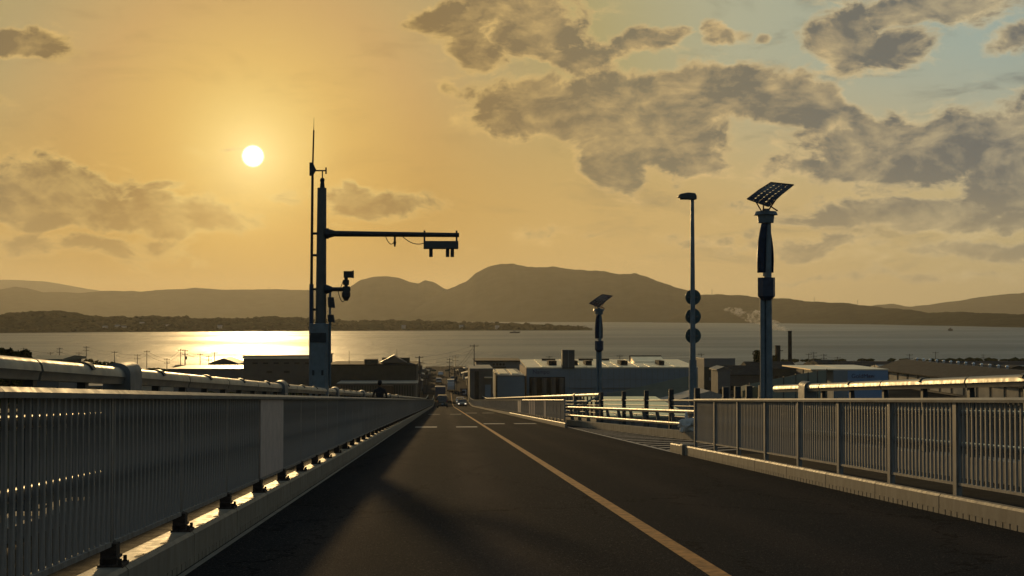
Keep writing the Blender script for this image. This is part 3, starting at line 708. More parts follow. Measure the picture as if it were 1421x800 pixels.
m = MB(); m.blob((0,.012,1.69), .108, 4, 2, .05, (.85,.98,1.1)); m.build('hair', mat('black_hair', (.01,.009,.008), .7), pr, smooth=True)
pr.rotation_euler.z = math.pi*.98

exec_town = True

# ------------------------------------------------------------------ land, water
town_g = mat('town_ground', (.06,.055,.045), .95, 0, .3, .05, .05, 2., spec=0.)
yard = mat('yard_concrete', (.30,.28,.23), .9, 0, .12, .3, .01, 4)
g = MB(); shore = []
xs = [-1600+40*i for i in range(81)]
for x_ in xs: shore.append(470+14*mnoise.noise(Vector((x_*.008, 3.1, 0)))+ (0 if x_ < 140 else 8))
vs, fs = [], []
for x_, s_ in zip(xs, shore): vs += [(x_,-700,GZ),(x_,250,GZ),(x_,s_-6,GZ),(x_,s_+4,-.6)]
for i in range(len(xs)-1):
    for j_ in range(3): fs.append((4*i+j_, 4*i+4+j_, 4*i+5+j_, 4*i+1+j_))
g.add(vs, fs); struct(g.build('ground', town_g))

wm = bpy.data.materials.new('lake_water'); wm.use_nodes = True; t = wm.node_tree; bs = t.nodes['Principled BSDF']; N = NB(t)
c = N.n('ShaderNodeTexCoord').outputs['Object']
bs.inputs['Base Color'].default_value = (.105,.125,.115,1); bs.inputs['Roughness'].default_value = .16; bs.inputs['IOR'].default_value = 1.33; bs.inputs['Specular IOR Level'].default_value = .5
n1 = N.noise(N.v('MULTIPLY', c, (1.,.8,1.)), .10, 5, .62); n2 = N.noise(N.v('MULTIPLY', c, (.8,1.,1.)), .9, 3, .6); n3 = N.noise(N.v('MULTIPLY', c, (.35,1.,1.)), .006, 4, .55)
amp = N.mr(n3, .35, .65, .55, 1.25)
hgt = N.m('MULTIPLY', N.m('ADD', N.m('MULTIPLY', n1, 2.6), N.m('MULTIPLY', n2, .55)), amp)
bp = N.n('ShaderNodeBump'); bp.inputs['Distance'].default_value = .9; bp.inputs['Strength'].default_value = 1.
t.links.new(hgt, bp.inputs['Height']); t.links.new(bp.outputs[0], bs.inputs['Normal'])
t.links.new(N.mr(n3, .35, .65, .40, .56), bs.inputs['Roughness'])
struct(MB().add([(-11800,-750,0),(11800,-750,0),(11800,15400,0),(-11800,15400,0)], [(0,1,2,3)]).build('water', wm))
m = MB(); m.prism([(592,-.8),(595,1.7),(602,1.7),(607,-.8)], 'x', 176, 420); struct(m.build('breakwater', mat('breakwater_rock', (.05,.048,.045), .95)))

# ------------------------------------------------------------------ far hills
def interp(tab, x_):
    if x_ <= tab[0][0]: return tab[0][1]
    for (a, ya), (b, yb) in zip(tab[:-1], tab[1:]):
        if x_ <= b:
            f_ = (x_-a)/(b-a); f_ = f_*f_*(3-2*f_)*.4+f_*.6; return ya+(yb-ya)*f_
    return tab[-1][1]
def hill(name, sky_, shore_, crest_k, m_, p0, p1, step, rough_, rows=22, seed=0, spur=.22, thick=None):
    vs, fs = [], []; n = int((p1-p0)/step)+1
    for i in range(n):
        px = p0+step*i; py = interp(sky_, px); ys_ = interp(shore_, px)
        Y0 = CAMZ*F/(ys_-440); Y1 = Y0*crest_k
        top = at(px, py, Y1).z
        for r_ in range(rows):
            t_ = r_/(rows-5) if r_ <= rows-5 else 1+(r_-(rows-5))*.25
            Yr = Y0+(Y1-Y0)*t_; xw = at(px, 440, Yr).x
            h = (t_**.85 if t_ <= 1 else 1-(t_-1)**1.5*1.0)
            n_ = mnoise.fractal(Vector((xw/spurL, Yr/spurL, seed)), 1., 2., 5)
            zz = top*h*(1+(spur*n_*(1-t_**4) if t_ < 1 else 0))
            zz += rough_*mnoise.fractal(Vector((xw/treeL, Yr/treeL, seed+5)), .6, 2.1, 4)*(min(1, t_*5))
            zz = max(zz, (1.0+min(4, r_*.4))*min(1, max(0, (ys_-py)/5)) if t_ <= 1 else -1.5)
            if r_ == 0: zz = -1.5
            vs.append((xw, Yr, max(zz, -1.5) if t_ < .999 or rough_ else zz))
        if i:
            for r_ in range(rows-1): fs.append(((i-1)*rows+r_, i*rows+r_, i*rows+r_+1, (i-1)*rows+r_+1))
    o = MB().add(vs, fs).build(name, m_, smooth=True); struct(o); return o
forest = mat('forest_hills', (.030,.036,.024), .95, 0, .5, .012, 0, spec=0., col2=(.014,.018,.010))
forest_n = mat('forest_near', (.028,.032,.018), .95, 0, .6, .02, 0, spec=0., col2=(.010,.012,.007))
spurL, treeL = 900., 160.
hill('mountain', [(-400,392),(0,388),(60,391),(130,402),(220,425),(300,436)], [(-400,443.2),(300,443.2)], 1.08, forest, -400, 300, 4, 3)
hill('mountain', [(-450,404),(-200,405),(-60,406),(0,402),(20,398.5),(36,399),(60,405),(110,407),(150,404),(200,404),(250,401.5),(270,399.5),(310,402),(380,402),(430,402.5),(480,405),(520,410),(600,420),(650,432),(700,439)], [(-450,445.2),(700,445.2)], 1.16, forest, -450, 700, 3, 5, seed=1)
hill('mountain', [(1170,438),(1190,430),(1215,423),(1240,422.5),(1262,426),(1290,423),(1330,418),(1370,411.5),(1400,408),(1421,407),(1500,403),(1700,410),(1900,420)], [(1170,444.6),(1900,444.6)], 1.12, forest, 1170, 1900, 3, 6, seed=2)
spurL = 620.
hill('mountain', [(430,432),(455,420),(472,412),(488,397),(503,387.5),(520,383.5),(535,383),(552,385),(570,391),(580,393),(590,388.5),(600,391),(618,401),(640,412),(700,432)], [(430,446),(700,446)], 1.1, forest, 430, 700, 2, 5, seed=3)
hill('mountain', [(535,443),(560,434),(575,427),(600,413),(622,401),(645,392),(662,379),(680,370),(695,366.5),(712,366),(728,368),(745,371),(770,371),(800,374),(840,376.5),(858,381),(880,380),(895,383),(925,394),(950,403),(985,412),(1060,424),(1140,438)], [(535,446.6),(620,446.9),(1140,448.4)], 1.2, forest, 535, 1140, 2, 6, seed=4, spur=.14)
hill('mountain', [(905,444),(925,432),(945,418),(975,409.5),(1000,408.5),(1030,410),(1060,413),(1090,415),(1120,419),(1160,420),(1200,424),(1230,427.5),(1260,430),(1290,434),(1330,433),(1380,435.5),(1421,436),(1600,437),(1900,436)], [(905,448.0),(1060,449),(1200,450.6),(1300,452.6),(1421,455.2),(1900,460)], 1.22, forest_n, 905, 1900, 2, 4, seed=5)
treeL = 42.
pen_sky = [(-420,434),(-100,436),(0,436),(30,434.5),(55,431.5),(85,431.5),(105,434),(125,438.5),(160,440),(200,439),(240,440),(300,443),(330,442),(380,440.5),(420,442),(500,446.5),(540,444.5),(600,446.5),(660,448),(700,449),(740,451),(780,453.5),(805,457),(822,459.5)]
pen_sh = [(-420,463),(0,462.3),(200,460.8),(430,459.6),(600,459.2),(822,459.0)]
hill('peninsula', pen_sky, pen_sh, 1.22, forest_n, -420, 822, 1.5, 3.0, seed=6, rows=26)
tm = MB()
for i in range(900):
    px = random.uniform(-60, 815); Y0 = CAMZ*F/(interp(pen_sh, px)-440); k_ = random.random()**1.3
    Y = Y0*(1.01+.2*k_); cz = at(px, interp(pen_sky, px), Y0*1.22).z*(k_*.9/1.0)**.85 if k_ > .02 else .5
    r_ = random.uniform(2.2, 5); tm.blob((at(px,440,Y).x, Y, max(.5, cz)+r_*.35), r_, i, 1, .3, (1.25,1,.75))
stuff(tm.build('woodland', forest_n))
hw = mat('distant_plaster', (.45,.43,.38), .8); hr = mat('distant_roof', (.20,.20,.20), .35)
for i, (px, kk) in enumerate(((62,.06),(146,.03),(163,.05),(172,.03),(197,.10),(233,.05),(305,.04),(560,.03),(640,.03),(690,.02))):
    Y0 = CAMZ*F/(interp(pen_sh, px)-440); Y = Y0*(1+kk); p = at(px, 440, Y); zz = 2+kk*70
    h_ = empty('house', (p.x, Y, zz)); tag(h_, ['tiny pale house below the hump of the peninsula, leftmost','tiny pale house at the water edge of the peninsula','tiny pale house beside the water edge house','tiny pale house a little up the peninsula bank','tiny pale house highest on the peninsula','tiny pale house amid trees left of the sun glitter','tiny pale house above the sun glitter','tiny pale house right of the mast on the peninsula','tiny pale house between mast and small solar post','tiny pale house near the tip of the peninsula'][i], 'house', 'houses on the far peninsula')
    MB().box(-3.2,3.2,-3,3,-4,2.6).build('wall', hw, h_); MB().prism([(-3.4,2.6),(0,4.4),(3.4,2.6)], 'x', -3.6, 3.6).build('roof', hr, h_)
# pylons on the ridges
for i, (px, py, hp_, Yp) in enumerate(((374,402,5,8900),(988,409,9,5600),(1055,413,8,5000),(1130,419,8,4300),(1190,424,9,3900))):
    p = at(px, py+1, Yp); s_ = Yp/F*hp_
    py_ = empty('pylon', tuple(p)); tag(py_, ['thin faint pylon on the left range near the mast','faint pylon on the ridge just right of the street lamp','faint pylon left of the large solar post on the ridge','faint pylon right of the large solar post on the low ridge','rightmost faint pylon on the low ridge'][i], 'pylon')
    w_ = s_*.09
    m = MB(); 
    for a in (-1,1): m.cyl((a*w_,0,-4),(0,0,s_), s_*.022, s_*.012, 4)
    m.build('tower', darkm, py_); m = MB()
    for f_ in (.7,.85): m.box(-s_*.14,s_*.14,-.6,.6,s_*f_,s_*f_+s_*.015)
    m.build('crossarm', darkm, py_)
b_ = at(714, 461.5, 1800); m = MB(); m.prism([(-7,0),(-5,-.0),(5,0),(7.5,1.6),(6.8,2),(-6.8,1.7)], 'y', -1.5, 1.5); bt = empty('boat', (b_.x, 1790, 0)); tag(bt, 'small low boat off the tip of the peninsula', 'boat'); m.build('hull', darkm, bt); MB().box(-3,1,-1,1,1.7,3.4).build('cabin', hw, bt)
b_ = at(1319, 458.5, 2050); m = MB().blob((0,0,1.2), 3.2, 2, 2, .3, (1.,1,.9)); o = m.build('rock', darkm, None, (b_.x, 2050, 0)); tag(o, 'lone dark rock in the water at far right', 'rock')

# ------------------------------------------------------------------ buildings
def pal(n, c, **k): return mat(n, c, **k)
wallA = pal('wall_grey_blue', (.17,.22,.25), rough=.7, var=.06, scale=.3); wallB = pal('wall_grey', (.15,.15,.145), rough=.8, var=.08, scale=.4)
wallC = pal('wall_brown_grey', (.12,.105,.085), rough=.85, var=.1, scale=.4); wallD = pal('wall_dark', (.055,.055,.04), rough=.85, var=.12, scale=.5)
roofL = pal('roof_sheet_pale', (.9,.74,.52), rough=.45, metal=.85, var=.08, scale=.5); roofD = pal('roof_dark', (.03,.033,.033), rough=.9, spec=.15, var=.2, scale=.6)
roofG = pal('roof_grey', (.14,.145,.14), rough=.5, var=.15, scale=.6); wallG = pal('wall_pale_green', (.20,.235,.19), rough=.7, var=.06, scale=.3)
blueW = pal('wall_blue', (.14,.27,.44), rough=.6, var=.06, scale=.3); wallW = pal('wall_cream', (.42,.36,.27), rough=.8, var=.06, scale=.3)
def zt(py, Y): return CAMZ-(py-440)*Y/F
def xw(px, Y): return at(px, 450, Y).x
def windows(par, X0, X1, Y, z0, n, w, h, m_=None):
    me = MB().box(-w/2, w/2, -.04, .1, 0, h).mesh('window', m_ or glass_d)
    for i in range(n): link('window', me, par, (X0+(X1-X0)*(i+.5)/n, Y-.02, z0))
def block(label, px0, px1, py, Y, depth, wm_, rm_, cat='building', over=.35, name='building', par_h=.0, pitch=0.):
    X0, X1 = xw(px0, Y), xw(px1, Y); zt_ = zt(py, Y)
    e = empty(name, ((X0+X1)/2, Y, GZ)); tag(e, label, cat); hw_ = (X1-X0)/2; H = zt_-GZ
    MB().box(-hw_, hw_, 0, depth, -1, H-.25).build('wall', wm_, e)
    MB().add([(-hw_-over,-over,H-.24),(hw_+over,-over,H-.24),(hw_+over,depth+over,H-.24+pitch),(-hw_-over,depth+over,H-.24+pitch),
              (-hw_-over,-over,H),(hw_+over,-over,H),(hw_+over,depth+over,H+pitch),(-hw_-over,depth+over,H+pitch)],
             [(0,3,2,1),(4,5,6,7),(0,1,5,4),(1,2,6,5),(2,3,7,6),(3,0,4,7)]).build('roof', rm_, e)
    return e, hw_, H
# the long factory with pale roof
e, hw_, H = block('long grey blue factory hall with sunlit pale roof and small blue sign', 731, 968, 510, 300, 26, wallA, roofL, over=.1, pitch=.9)
def fx(px): return xw(px, 300)-e.location.x
fz = lambda py: zt(py, 300)-GZ
MB().box(-.06, .06, 0, 26, 0, H-.3).build('side_wall', pal('side_wall_sun_tint', (.42,.27,.17), rough=.8), e, (-hw_-.07, 0, 0))  # warm colour put on this side for the low sun falling on it
for px in (755,793,812,848,862,890,905,940):
    MB().box(-.5,.5,.2,25.6,0,.06).shear(.9/26).build('roof_light', pal('skylight', (.8,.75,.6), rough=.3, metal=.8), e, (fx(px),0,H))
for px, w in ((770,.9),(821,.7),(871,.8),(924,.6),(803,.4)): MB().box(-w,w,6,12,0,1.1).build('roof_vent', roofD, e, (fx(px),0,H+.1))
for px0, px1 in ((762,782),(817,838),(845,862)): MB().box(0,fx(px1)-fx(px0),22,23,0,.9).build('ridge_vent', roofD, e, (fx(px0),0,H+.3))
m = MB().prism([(0,0),(0,.5),(6,1.5),(7,1.5),(7,0)], 'x', fx(893), fx(938)).move(0,15,H+.2); m.build('roof_monitor', roofL, e)
m = MB().box(fx(892),fx(939),21.5,22.4,H+.4,H+1.95); m.build('ridge_vent', roofD, e)
MB().box(fx(780), fx(797), -.6, 2.2, fz(511.5), fz(486)).build('plant_tower', pal('tower_grey', (.05,.06,.065), rough=.6), e)
MB().box(fx(788.3), fx(788.9), -.64, -.5, fz(511), fz(486.5)).build('tower_rib', bluep, e)
MB().box(fx(734.5), fx(784), -.06, .1, 0, fz(523.5)).build('recess_shade', roofD, e)  # flat dark sheet, its colour standing for shade inside an opening
for px in (741,755,767.5,779): MB().cyl((fx(px),-.5,0),(fx(px),-.5,fz(525)),.55,n=12).build('column', wallC, e, smooth=True)
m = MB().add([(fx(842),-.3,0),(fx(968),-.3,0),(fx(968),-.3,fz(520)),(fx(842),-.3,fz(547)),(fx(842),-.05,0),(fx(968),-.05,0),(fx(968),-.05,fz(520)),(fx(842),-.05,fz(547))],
             [(0,1,2,3),(7,6,5,4),(3,2,6,7),(0,3,7,4),(1,5,6,2)]); m.build('slant_sheet', wallG, e)  # pale green sheet with slanted top over the lower wall
for i in range(24): MB().box(-.03,.03,-.02,.05,0,H-.4).build('wall_seam', wallB, e, (fx(790)+i*(fx(966)-fx(790))/23,0,0))
for z_ in (3.2, 5.1): MB().box(fx(790),fx(968),-.34 if z_ < 4 else -.05,0,z_,z_+.05).build('wall_seam', wallB, e)
def text(s_, par, loc, size, m_, ext=.03, rot=(math.pi/2,0,0), name='lettering'):
    cu = bpy.data.curves.new('t','FONT'); cu.body = s_; cu.size = size; cu.extrude = ext; cu.align_x = 'LEFT'
    o = bpy.data.objects.new('t', cu); COL.objects.link(o); dg = bpy.context.evaluated_depsgraph_get(); dg.update()
    me = bpy.data.meshes.new_from_object(o.evaluated_get(dg)); bpy.data.objects.remove(o); me.materials.clear(); me.materials.append(m_)
    q_ = link(name, me, par, loc); q_.rotation_euler = rot; return q_
navy = pal('sign_navy', (.03,.035,.10), rough=.6)
text('Nampo', e, (fx(739), -.04, fz(519)), 1.25, navy)
m = MB().prism([(fx(748),fz(512.3)),(fx(754),fz(512.3)),(fx(752),fz(510.7)),(fx(751),fz(511.2)),(fx(749.8),fz(510.4))], 'y', -.07, -.02); m.build('emblem', navy, e)
# buildings between the street and the factory
e, hw_, H = block('grey blue block with two bright roof panels left of the factory', 690, 728, 521, 290, 34, wallA, roofG, over=.1, pitch=.1)
for a, b in ((694.5,706.5),(711,721)): MB().box(xw(a,290)-e.location.x, xw(b,290)-e.location.x, 3, 28, H+.01, H+.25).build('roof_panel', roofL, e)
MB().box(-.1,.1,0,34,H,H+.25).build('roof_edge', roofL, e, (-hw_+.1,0,0))
e, hw_, H = block('tall brown grey building with dark vertical recess beside the street', 652, 684, 511.5, 285, 22, wallC, roofG, over=.05)
f_ = lambda px: xw(px,285)-e.location.x
MB().box(f_(659),f_(664.5),-.05,.5,0,H-.6).build('recess', roofD, e); MB().box(f_(664.5),f_(671),-.35,.2,0,H-.1).build('pilaster', wallC, e)
MB().box(f_(672),f_(683),-1.3,0,zt(524.5,285)-GZ,zt(523,285)-GZ).build('canopy', roofL, e); MB().box(f_(673),f_(681),-.06,.1,.2,zt(534,285)-GZ).build('door', wallA, e)
for px in (654,656): MB().box(f_(px),f_(px)+.15,-.08,0,0,H-1).build('downpipe', wallB, e)
e, hw_, H = block('low long hall with overhanging flat roof and round vents behind the grey block', 661, 722, 500.5, 348, 20, wallB, roofD, over=.5)
for px in (685,690,694.5,699): MB().cyl((xw(px,348)-e.location.x,-.1,zt(506,348)-GZ),(xw(px,348)-e.location.x,.1,zt(506,348)-GZ),.32,n=12).build('round_vent', glass_d, e)
MB().box(xw(684,348)-e.location.x,xw(702,348)-e.location.x,-.6,.0,zt(510.5,348)-GZ,zt(509,348)-GZ).build('awning', roofD, e)
# flat warehouse with sunlit roof behind the lay-by
e, hw_, H = block('low flat building with broad pale sunlit roof behind the black post fence', 840, 957, 577.5, 186, 31, wallB, pal('roof_cream', (.85,.82,.52), rough=.45, metal=.8, var=.05, scale=.3), over=.1, pitch=.8)
for i in range(4): MB().box(-.08,.08,0,31,H,H+.12).build('roof_seam', roofG, e, (-hw_+hw_*2*(i+.6)/4.4,0,0))
# right hand group
e, hw_, H = block('plain grey box building just right of the factory, above dark sheds', 977, 1020, 498, 350, 14, wallB, roofG, over=.05)
MB().box(-hw_-.05,hw_+.05,-.12,0,0,zt(510,350)-GZ).build('lower_storey', wallD, e); windows(e, -hw_+1, hw_-3, -.1, 2.5, 3, .9, .8, wallB)
def gable(label, px0, px1, pyr, pye, Y, depth, wm_, rm_, along='x', over=.4, cat='house', name='house', win=0):
    X0, X1 = xw(px0, Y), xw(px1, Y); e = empty(name, ((X0+X1)/2, Y, GZ)); tag(e, label, cat); hw_ = (X1-X0)/2; He = zt(pye, Y)-GZ; Hr = zt(pyr, Y)-GZ
    if along == 'x':
        MB().box(-hw_,hw_,0,depth,-1,He).build('wall', wm_, e)
        MB().prism([(-over,He-.1),(-over,He+.1),(depth/2,Hr),(depth+over,He+.1),(depth+over,He-.1)], 'x', -hw_-over, hw_+over).build('roof', rm_, e)
    else:
        MB().prism([(-hw_,-1),(hw_,-1),(hw_,He),(0,Hr-.25),(-hw_,He)], 'y', 0, depth).build('wall', wm_, e)
        m = MB(); m.prism([(-hw_-over,He-.15),(0,Hr-.2),(hw_+over,He-.15),(hw_+over,He+.1),(0,Hr),(-hw_-over,He+.1)], 'y', -over, depth+over); m.build('roof', rm_, e)
    if win: windows(e, -hw_*.8, hw_*.8, 0, 1.0, win, 1.0, 1.1)
    return e, hw_, He
gable('long low shed with black roof left of the chimney, nearer row', 1008, 1056, 509, 521.5, 330, 12, wallC, roofD, win=5, cat='shed', name='shed')
gable('shed with black roof and narrow end standing at the foot of the chimney', 1040, 1105, 503.5, 513, 385, 12, wallD, roofD, cat='shed', name='shed', win=6)
gable('little grey gabled hut before the plain box building', 996, 1013, 509.5, 514, 315, 8, wallB, roofG, along='y', name='house', win=2)
gable('far low dark hall on the shore right of the chimney', 1128, 1188, 503, 508, 430, 10, wallD, roofD, cat='shed', name='shed')
gable('dark humped roof building before the shore behind the blue hall', 1136, 1158, 501, 506, 415, 10, wallD, roofD, cat='shed', name='shed')
# sheet wall of pale green panels
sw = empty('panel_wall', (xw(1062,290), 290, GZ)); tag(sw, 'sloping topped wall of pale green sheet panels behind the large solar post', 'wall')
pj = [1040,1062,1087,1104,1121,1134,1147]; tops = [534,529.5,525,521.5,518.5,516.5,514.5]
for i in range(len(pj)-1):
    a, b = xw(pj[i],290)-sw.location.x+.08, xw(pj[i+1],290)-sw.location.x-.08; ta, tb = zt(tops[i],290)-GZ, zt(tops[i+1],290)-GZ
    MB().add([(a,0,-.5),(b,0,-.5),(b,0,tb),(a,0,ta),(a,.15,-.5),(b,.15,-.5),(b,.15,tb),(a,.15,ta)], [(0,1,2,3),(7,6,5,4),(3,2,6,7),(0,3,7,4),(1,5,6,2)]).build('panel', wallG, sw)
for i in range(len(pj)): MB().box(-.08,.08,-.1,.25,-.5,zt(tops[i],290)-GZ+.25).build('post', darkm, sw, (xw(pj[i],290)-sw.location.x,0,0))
# yard things seen over the fence
o = MB().prism([(0,0),(9,0),(9,3.0),(4,3.4),(0,2.2)], 'y', 0, 12).build('shed', pal('olive_sheet', (.11,.11,.055), rough=.8), None, (xw(1012,250),250,GZ)); tag(o, 'low olive coloured lean-to shed in the yard left of the solar post', 'shed')
o = MB().prism([(0,0),(5,0),(5,4.6),(2.5,5.4),(0,4.6)], 'y', 0, 8).build('shed', pal('olive_sheet2', (.13,.13,.07), rough=.8), None, (xw(1030,262),262,GZ)); tag(o, 'taller olive gabled shed directly left of the solar post', 'shed')
o = MB().prism([(-9,0),(9,0),(9,2.2),(0,5.0),(-9,2.6)], 'y', 0, 12).build('shed', pal('pale_canvas', (.28,.27,.24), rough=.7), None, (xw(985,255),255,GZ)); tag(o, 'pale canvas covered shed with sloping sides right of the factory corner', 'shed')
# blue hall
e, hw_, H = block('low blue hall with dark lettering and a pale roof edge', 1176, 1232, 513.5, 300, 26, blueW, roofL, over=.1, pitch=.05)
m = MB().box(-3.2,0,.02,25,-1,H-.25); m.build('side_wing', wallA, e, (-hw_-.0,0,0)); MB().box(-8.2,0,.2,26,H-.24,H+.0).build('canopy_roof', roofL, e, (-hw_-.12,0,0))
text('GoldMan', e, (xw(1181,300)-e.location.x, -.04, zt(526,300)-GZ), 1.35, navy)
text('HOME', e, (xw(1203,300)-e.location.x, -.04, zt(525,300)-GZ), .6, navy)
# long dark roofed hall at far right
e = empty('building', (123, 281, GZ)); tag(e, 'long hall at far right, dark roof with a row of white ventilators', 'building')
He, Hr = 4.1, 6.9
MB().box(0,18,0,98,-1,He).build('wall', wallC, e)
MB().prism([(-1.2,He-.1),(-1.2,He+.15),(7,Hr),(9,Hr),(19.2,He+.15),(19.2,He-.1)], 'y', -1, 99.5).build('roof', roofD, e)
for i in range(12): MB().box(-.12,-.02,4+i*7.8,10+i*7.8,.5,He-.35).build('wall_panel', wallW, e)
vm = MB().cyl((0,0,-.1),(0,0,.35),.3,n=8).lathe([(.02,.85),(.32,.75),(.42,.5),(.3,.3)], n=10).mesh('ventilator', pal('vent_white', (.8,.8,.78), rough=.25, metal=.6), True)
for i in range(13): link('ventilator', vm, e, (7.6, 28+i*5.0, Hr+.03))
# left group
e, hw_, H = block('long flat block with thin red roof edge directly left of the mast', 338, 452, 492.5, 320, 20, wallC, redp, over=.2)
MB().box(-hw_-.25,hw_+.25,-.28,0,H-.9,H-.3).build('fascia', roofL, e)
windows(e, -hw_+1.5, hw_-3, 0, H-2.1, 6, 1.2, .35); windows(e, -hw_+4, hw_-7, 0, H-4.2, 2, 1.3, .5)
e, hw_, H = block('low slate grey wing with plain roof left of the flat block', 236, 340, 511, 332, 24, wallB, roofG, over=.3)
gable('gabled building catching no sun, its peak over the low slate wing', 291, 330, 496.5, 504.5, 400, 14, wallC, roofG, along='y', win=3)
o = MB().box(0,5.2,0,6,0,zt(505.5,395)-GZ).build('shed', roofL, None, (xw(300,392),385,GZ)); tag(o, 'small shed with a bright strip of roof under the gabled building', 'shed')
e, hw_, H = block('large dark block with roof hut and gabled attic right of the mast', 456, 578, 505.5, 300, 22, wallD, roofD, over=.2)
f_ = lambda px: xw(px,300)-e.location.x; hz_ = lambda py: zt(py,300)-GZ
MB().box(f_(505),f_(523),2,7,H-.1,hz_(499)).build('roof_hut', wallD, e)
MB().box(f_(528),f_(567),8,12,H-.1,hz_(498)).build('attic', wallD, e)
m = MB().prism([(f_(528),hz_(504)),(f_(546),hz_(494)),(f_(564),hz_(504))], 'y', 3, 8); m.build('attic_gable', wallC, e)
MB().prism([(f_(527),hz_(504.3)),(f_(546),hz_(493.8)),(f_(546),hz_(493.1)),(f_(526),hz_(503.6))], 'y', 2.8, 8.2).build('attic_roof', roofG, e)
MB().cyl((f_(483),4,H),(f_(483),4,hz_(488)),.05,n=5).build('aerial', darkm, e); MB().cyl((f_(549),9,H),(f_(549),9,hz_(485)),.04,n=5).build('aerial', darkm, e)
e2, hw2, H2 = block('low hall with pale roof edge and corrugated front before the large dark block', 470, 577, 531.5, 284, 12, wallC, roofG, over=.4)
rib = MB().box(-.12,.12,-.12,0,.2,H2-.5).mesh('cladding_rib', wallD)
for i in range(28): link('cladding_rib', rib, e2, (-hw2+.6+i*(hw2*2-1.2)/27,0,0))
MB().box(xw(531,284)-e2.location.x, xw(546,284)-e2.location.x, -2.4, -.2, 0, zt(535,282)-GZ).build('porch', pal('porch_brown', (.08,.045,.025), rough=.8), e2)
o = gable('teal roofed building behind bushes at the far left', 44, 82, 494, 499, 130, 8, wallB, pal('roof_teal', (.03,.07,.06), rough=.5), cat='house')
gable('pale low building glimpsed under the left steel tube', 92, 140, 531, 535, 170, 8, wallW, roofG, cat='house')
gable('small pale roofed building far left below the steel tube', 196, 226, 527, 530, 200, 8, wallW, roofL, cat='house')
# houses along the street
random.seed(11)
looks = [('white', wallW), ('grey', wallB), ('brown', wallC), ('dark', wallD)]
rows = []
sidesL = [(583,372,517),(587,395,519),(590,415,516),(594,432,514),(598,450,514),(586,355,528),(592,380,524)]
sidesR = [(652,352,529),(648,372,525),(646,392,521),(642,412,518),(638,434,515),(634,452,514),(655,330,531)]
txt = ['beside the street, nearest the ramp foot','beside the street, second row','halfway down the street','farther down the street','near the far end of the street','at the street corner','behind the first street pole']
for si, sd in enumerate((sidesL, sidesR)):
    for j_, (px, Y, py) in enumerate(sd):
        ln, lw = looks[(j_+si) % 4]; X = xw(px, Y); wpx = 9*F/Y*.6
        p0, p1 = (px-wpx, px) if si == 0 else (px, px+wpx)
        gable('%s walled house on the %s %s' % (ln, 'left' if si == 0 else 'right', txt[j_]), p0, p1, py-3, py+1, Y, 9, lw, [roofD, roofG][j_ % 2], along='xy'[j_ % 2], win=2)
seen_ = {}
def where(px):
    for lim, tx in ((60,'at the far left edge'),(120,'below the left tree row'),(180,'behind the left tube cover'),(240,'under the shore poles'),(300,'near the left gabled building'),(430,'behind the flat block'),(580,'behind the dark block'),(700,'behind the brown grey building'),(800,'behind the factory tower'),(900,'behind the factory middle'),(975,'behind the factory right end'),(1040,'behind the plain box building'),(1100,'by the chimney'),(1170,'right of the chimney'),(1240,'behind the blue hall'),(1330,'behind the ventilator roof'),(1500,'at the far right edge')):
        if px < lim:
            seen_[tx] = seen_.get(tx, 0)+1
            return tx+['', ', nearer one', ', third one', ', farther one', ', fifth one'][min(4, seen_[tx]-1)]
for i in range(46):
    Y = random.uniform(395, 455); px = random.uniform(-60, 1420)
    if 575 < px < 665: continue
    pyr = random.uniform(506.5, 513)+ (452-Y)*.02
    X = xw(px,Y); w_ = random.uniform(14, 34)
    c_ = looks[i % 4]
    gable('%s walled %s house in the low town, %s' % (c_[0], ['small','wide','narrow'][i % 3], where(px)), px, px+w_, pyr, pyr+3.2, Y, 9, c_[1], [roofD, roofG, roofD][i % 3], along='xy'[i % 2], win=2)[0]['group'] = 'small houses of the low town'

# ------------------------------------------------------------------ trees and shrubs
leafm = mat('foliage', (.04,.048,.018), .9, 0, .45, 1.2, 0, spec=0., col2=(.012,.016,.006))
barkm = mat('bark', (.05,.038,.028), .95)
def tree(label, px, pytop, Y, w, name='tree', base=GZ, seed=0, group=None, n=700, cat='tree'):
    top = zt(pytop, Y); H = top-base; x0 = xw(px, Y); e = empty(name, (x0, Y, base)); tag(e, label, cat, group)
    rs = random.Random(seed); m = MB(); m.cyl((0,0,-.3),(0,0,H*.6),H*.035+.03,H*.015+.02,7)
    tips = []
    for i in range(7):
        a = rs.uniform(0, 6.28); z0 = H*rs.uniform(.3,.6); z1 = H*rs.uniform(.6,.92); rr = w/2*rs.uniform(.3,.75)
        m.cyl((0,0,z0),(rr*math.cos(a),rr*math.sin(a),z1),H*.016+.02,.015,5); tips.append((rr*math.cos(a),rr*math.sin(a),z1))
    tips += [(0,0,H*.88),(0,0,H*.7)]
    m.build('trunk', barkm, e)
    m = MB(); s_ = H*.035+.06
    for i in range(n):
        t_ = rs.choice(tips); p = Vector((rs.gauss(0,1),rs.gauss(0,1),rs.gauss(0,1))); p = p.normalized()*rs.random()**.5
        c_ = Vector((t_[0]+p.x*w*.23, t_[1]+p.y*w*.23, min(H, t_[2]+p.z*H*.16)))
        a = Vector((rs.gauss(0,1),rs.gauss(0,1),rs.gauss(0,1))).normalized(); b = a.orthogonal().normalized(); q_ = a.cross(b); k_ = s_*rs.uniform(.6,1.4)
        m.add([c_+b*k_, c_-b*k_*.4+q_*k_*.8, c_-b*k_*.4-q_*k_*.8], [(0,1,2)])
    m.build('crown', leafm, e); return e
tree('bushy dark tree left of the large solar post, above the black shed roofs', 1052, 487.5, 392, 4.2, seed=3)
tree('small round tree at the edge of the chimney shed', 1071, 494, 396, 3.2, seed=4)
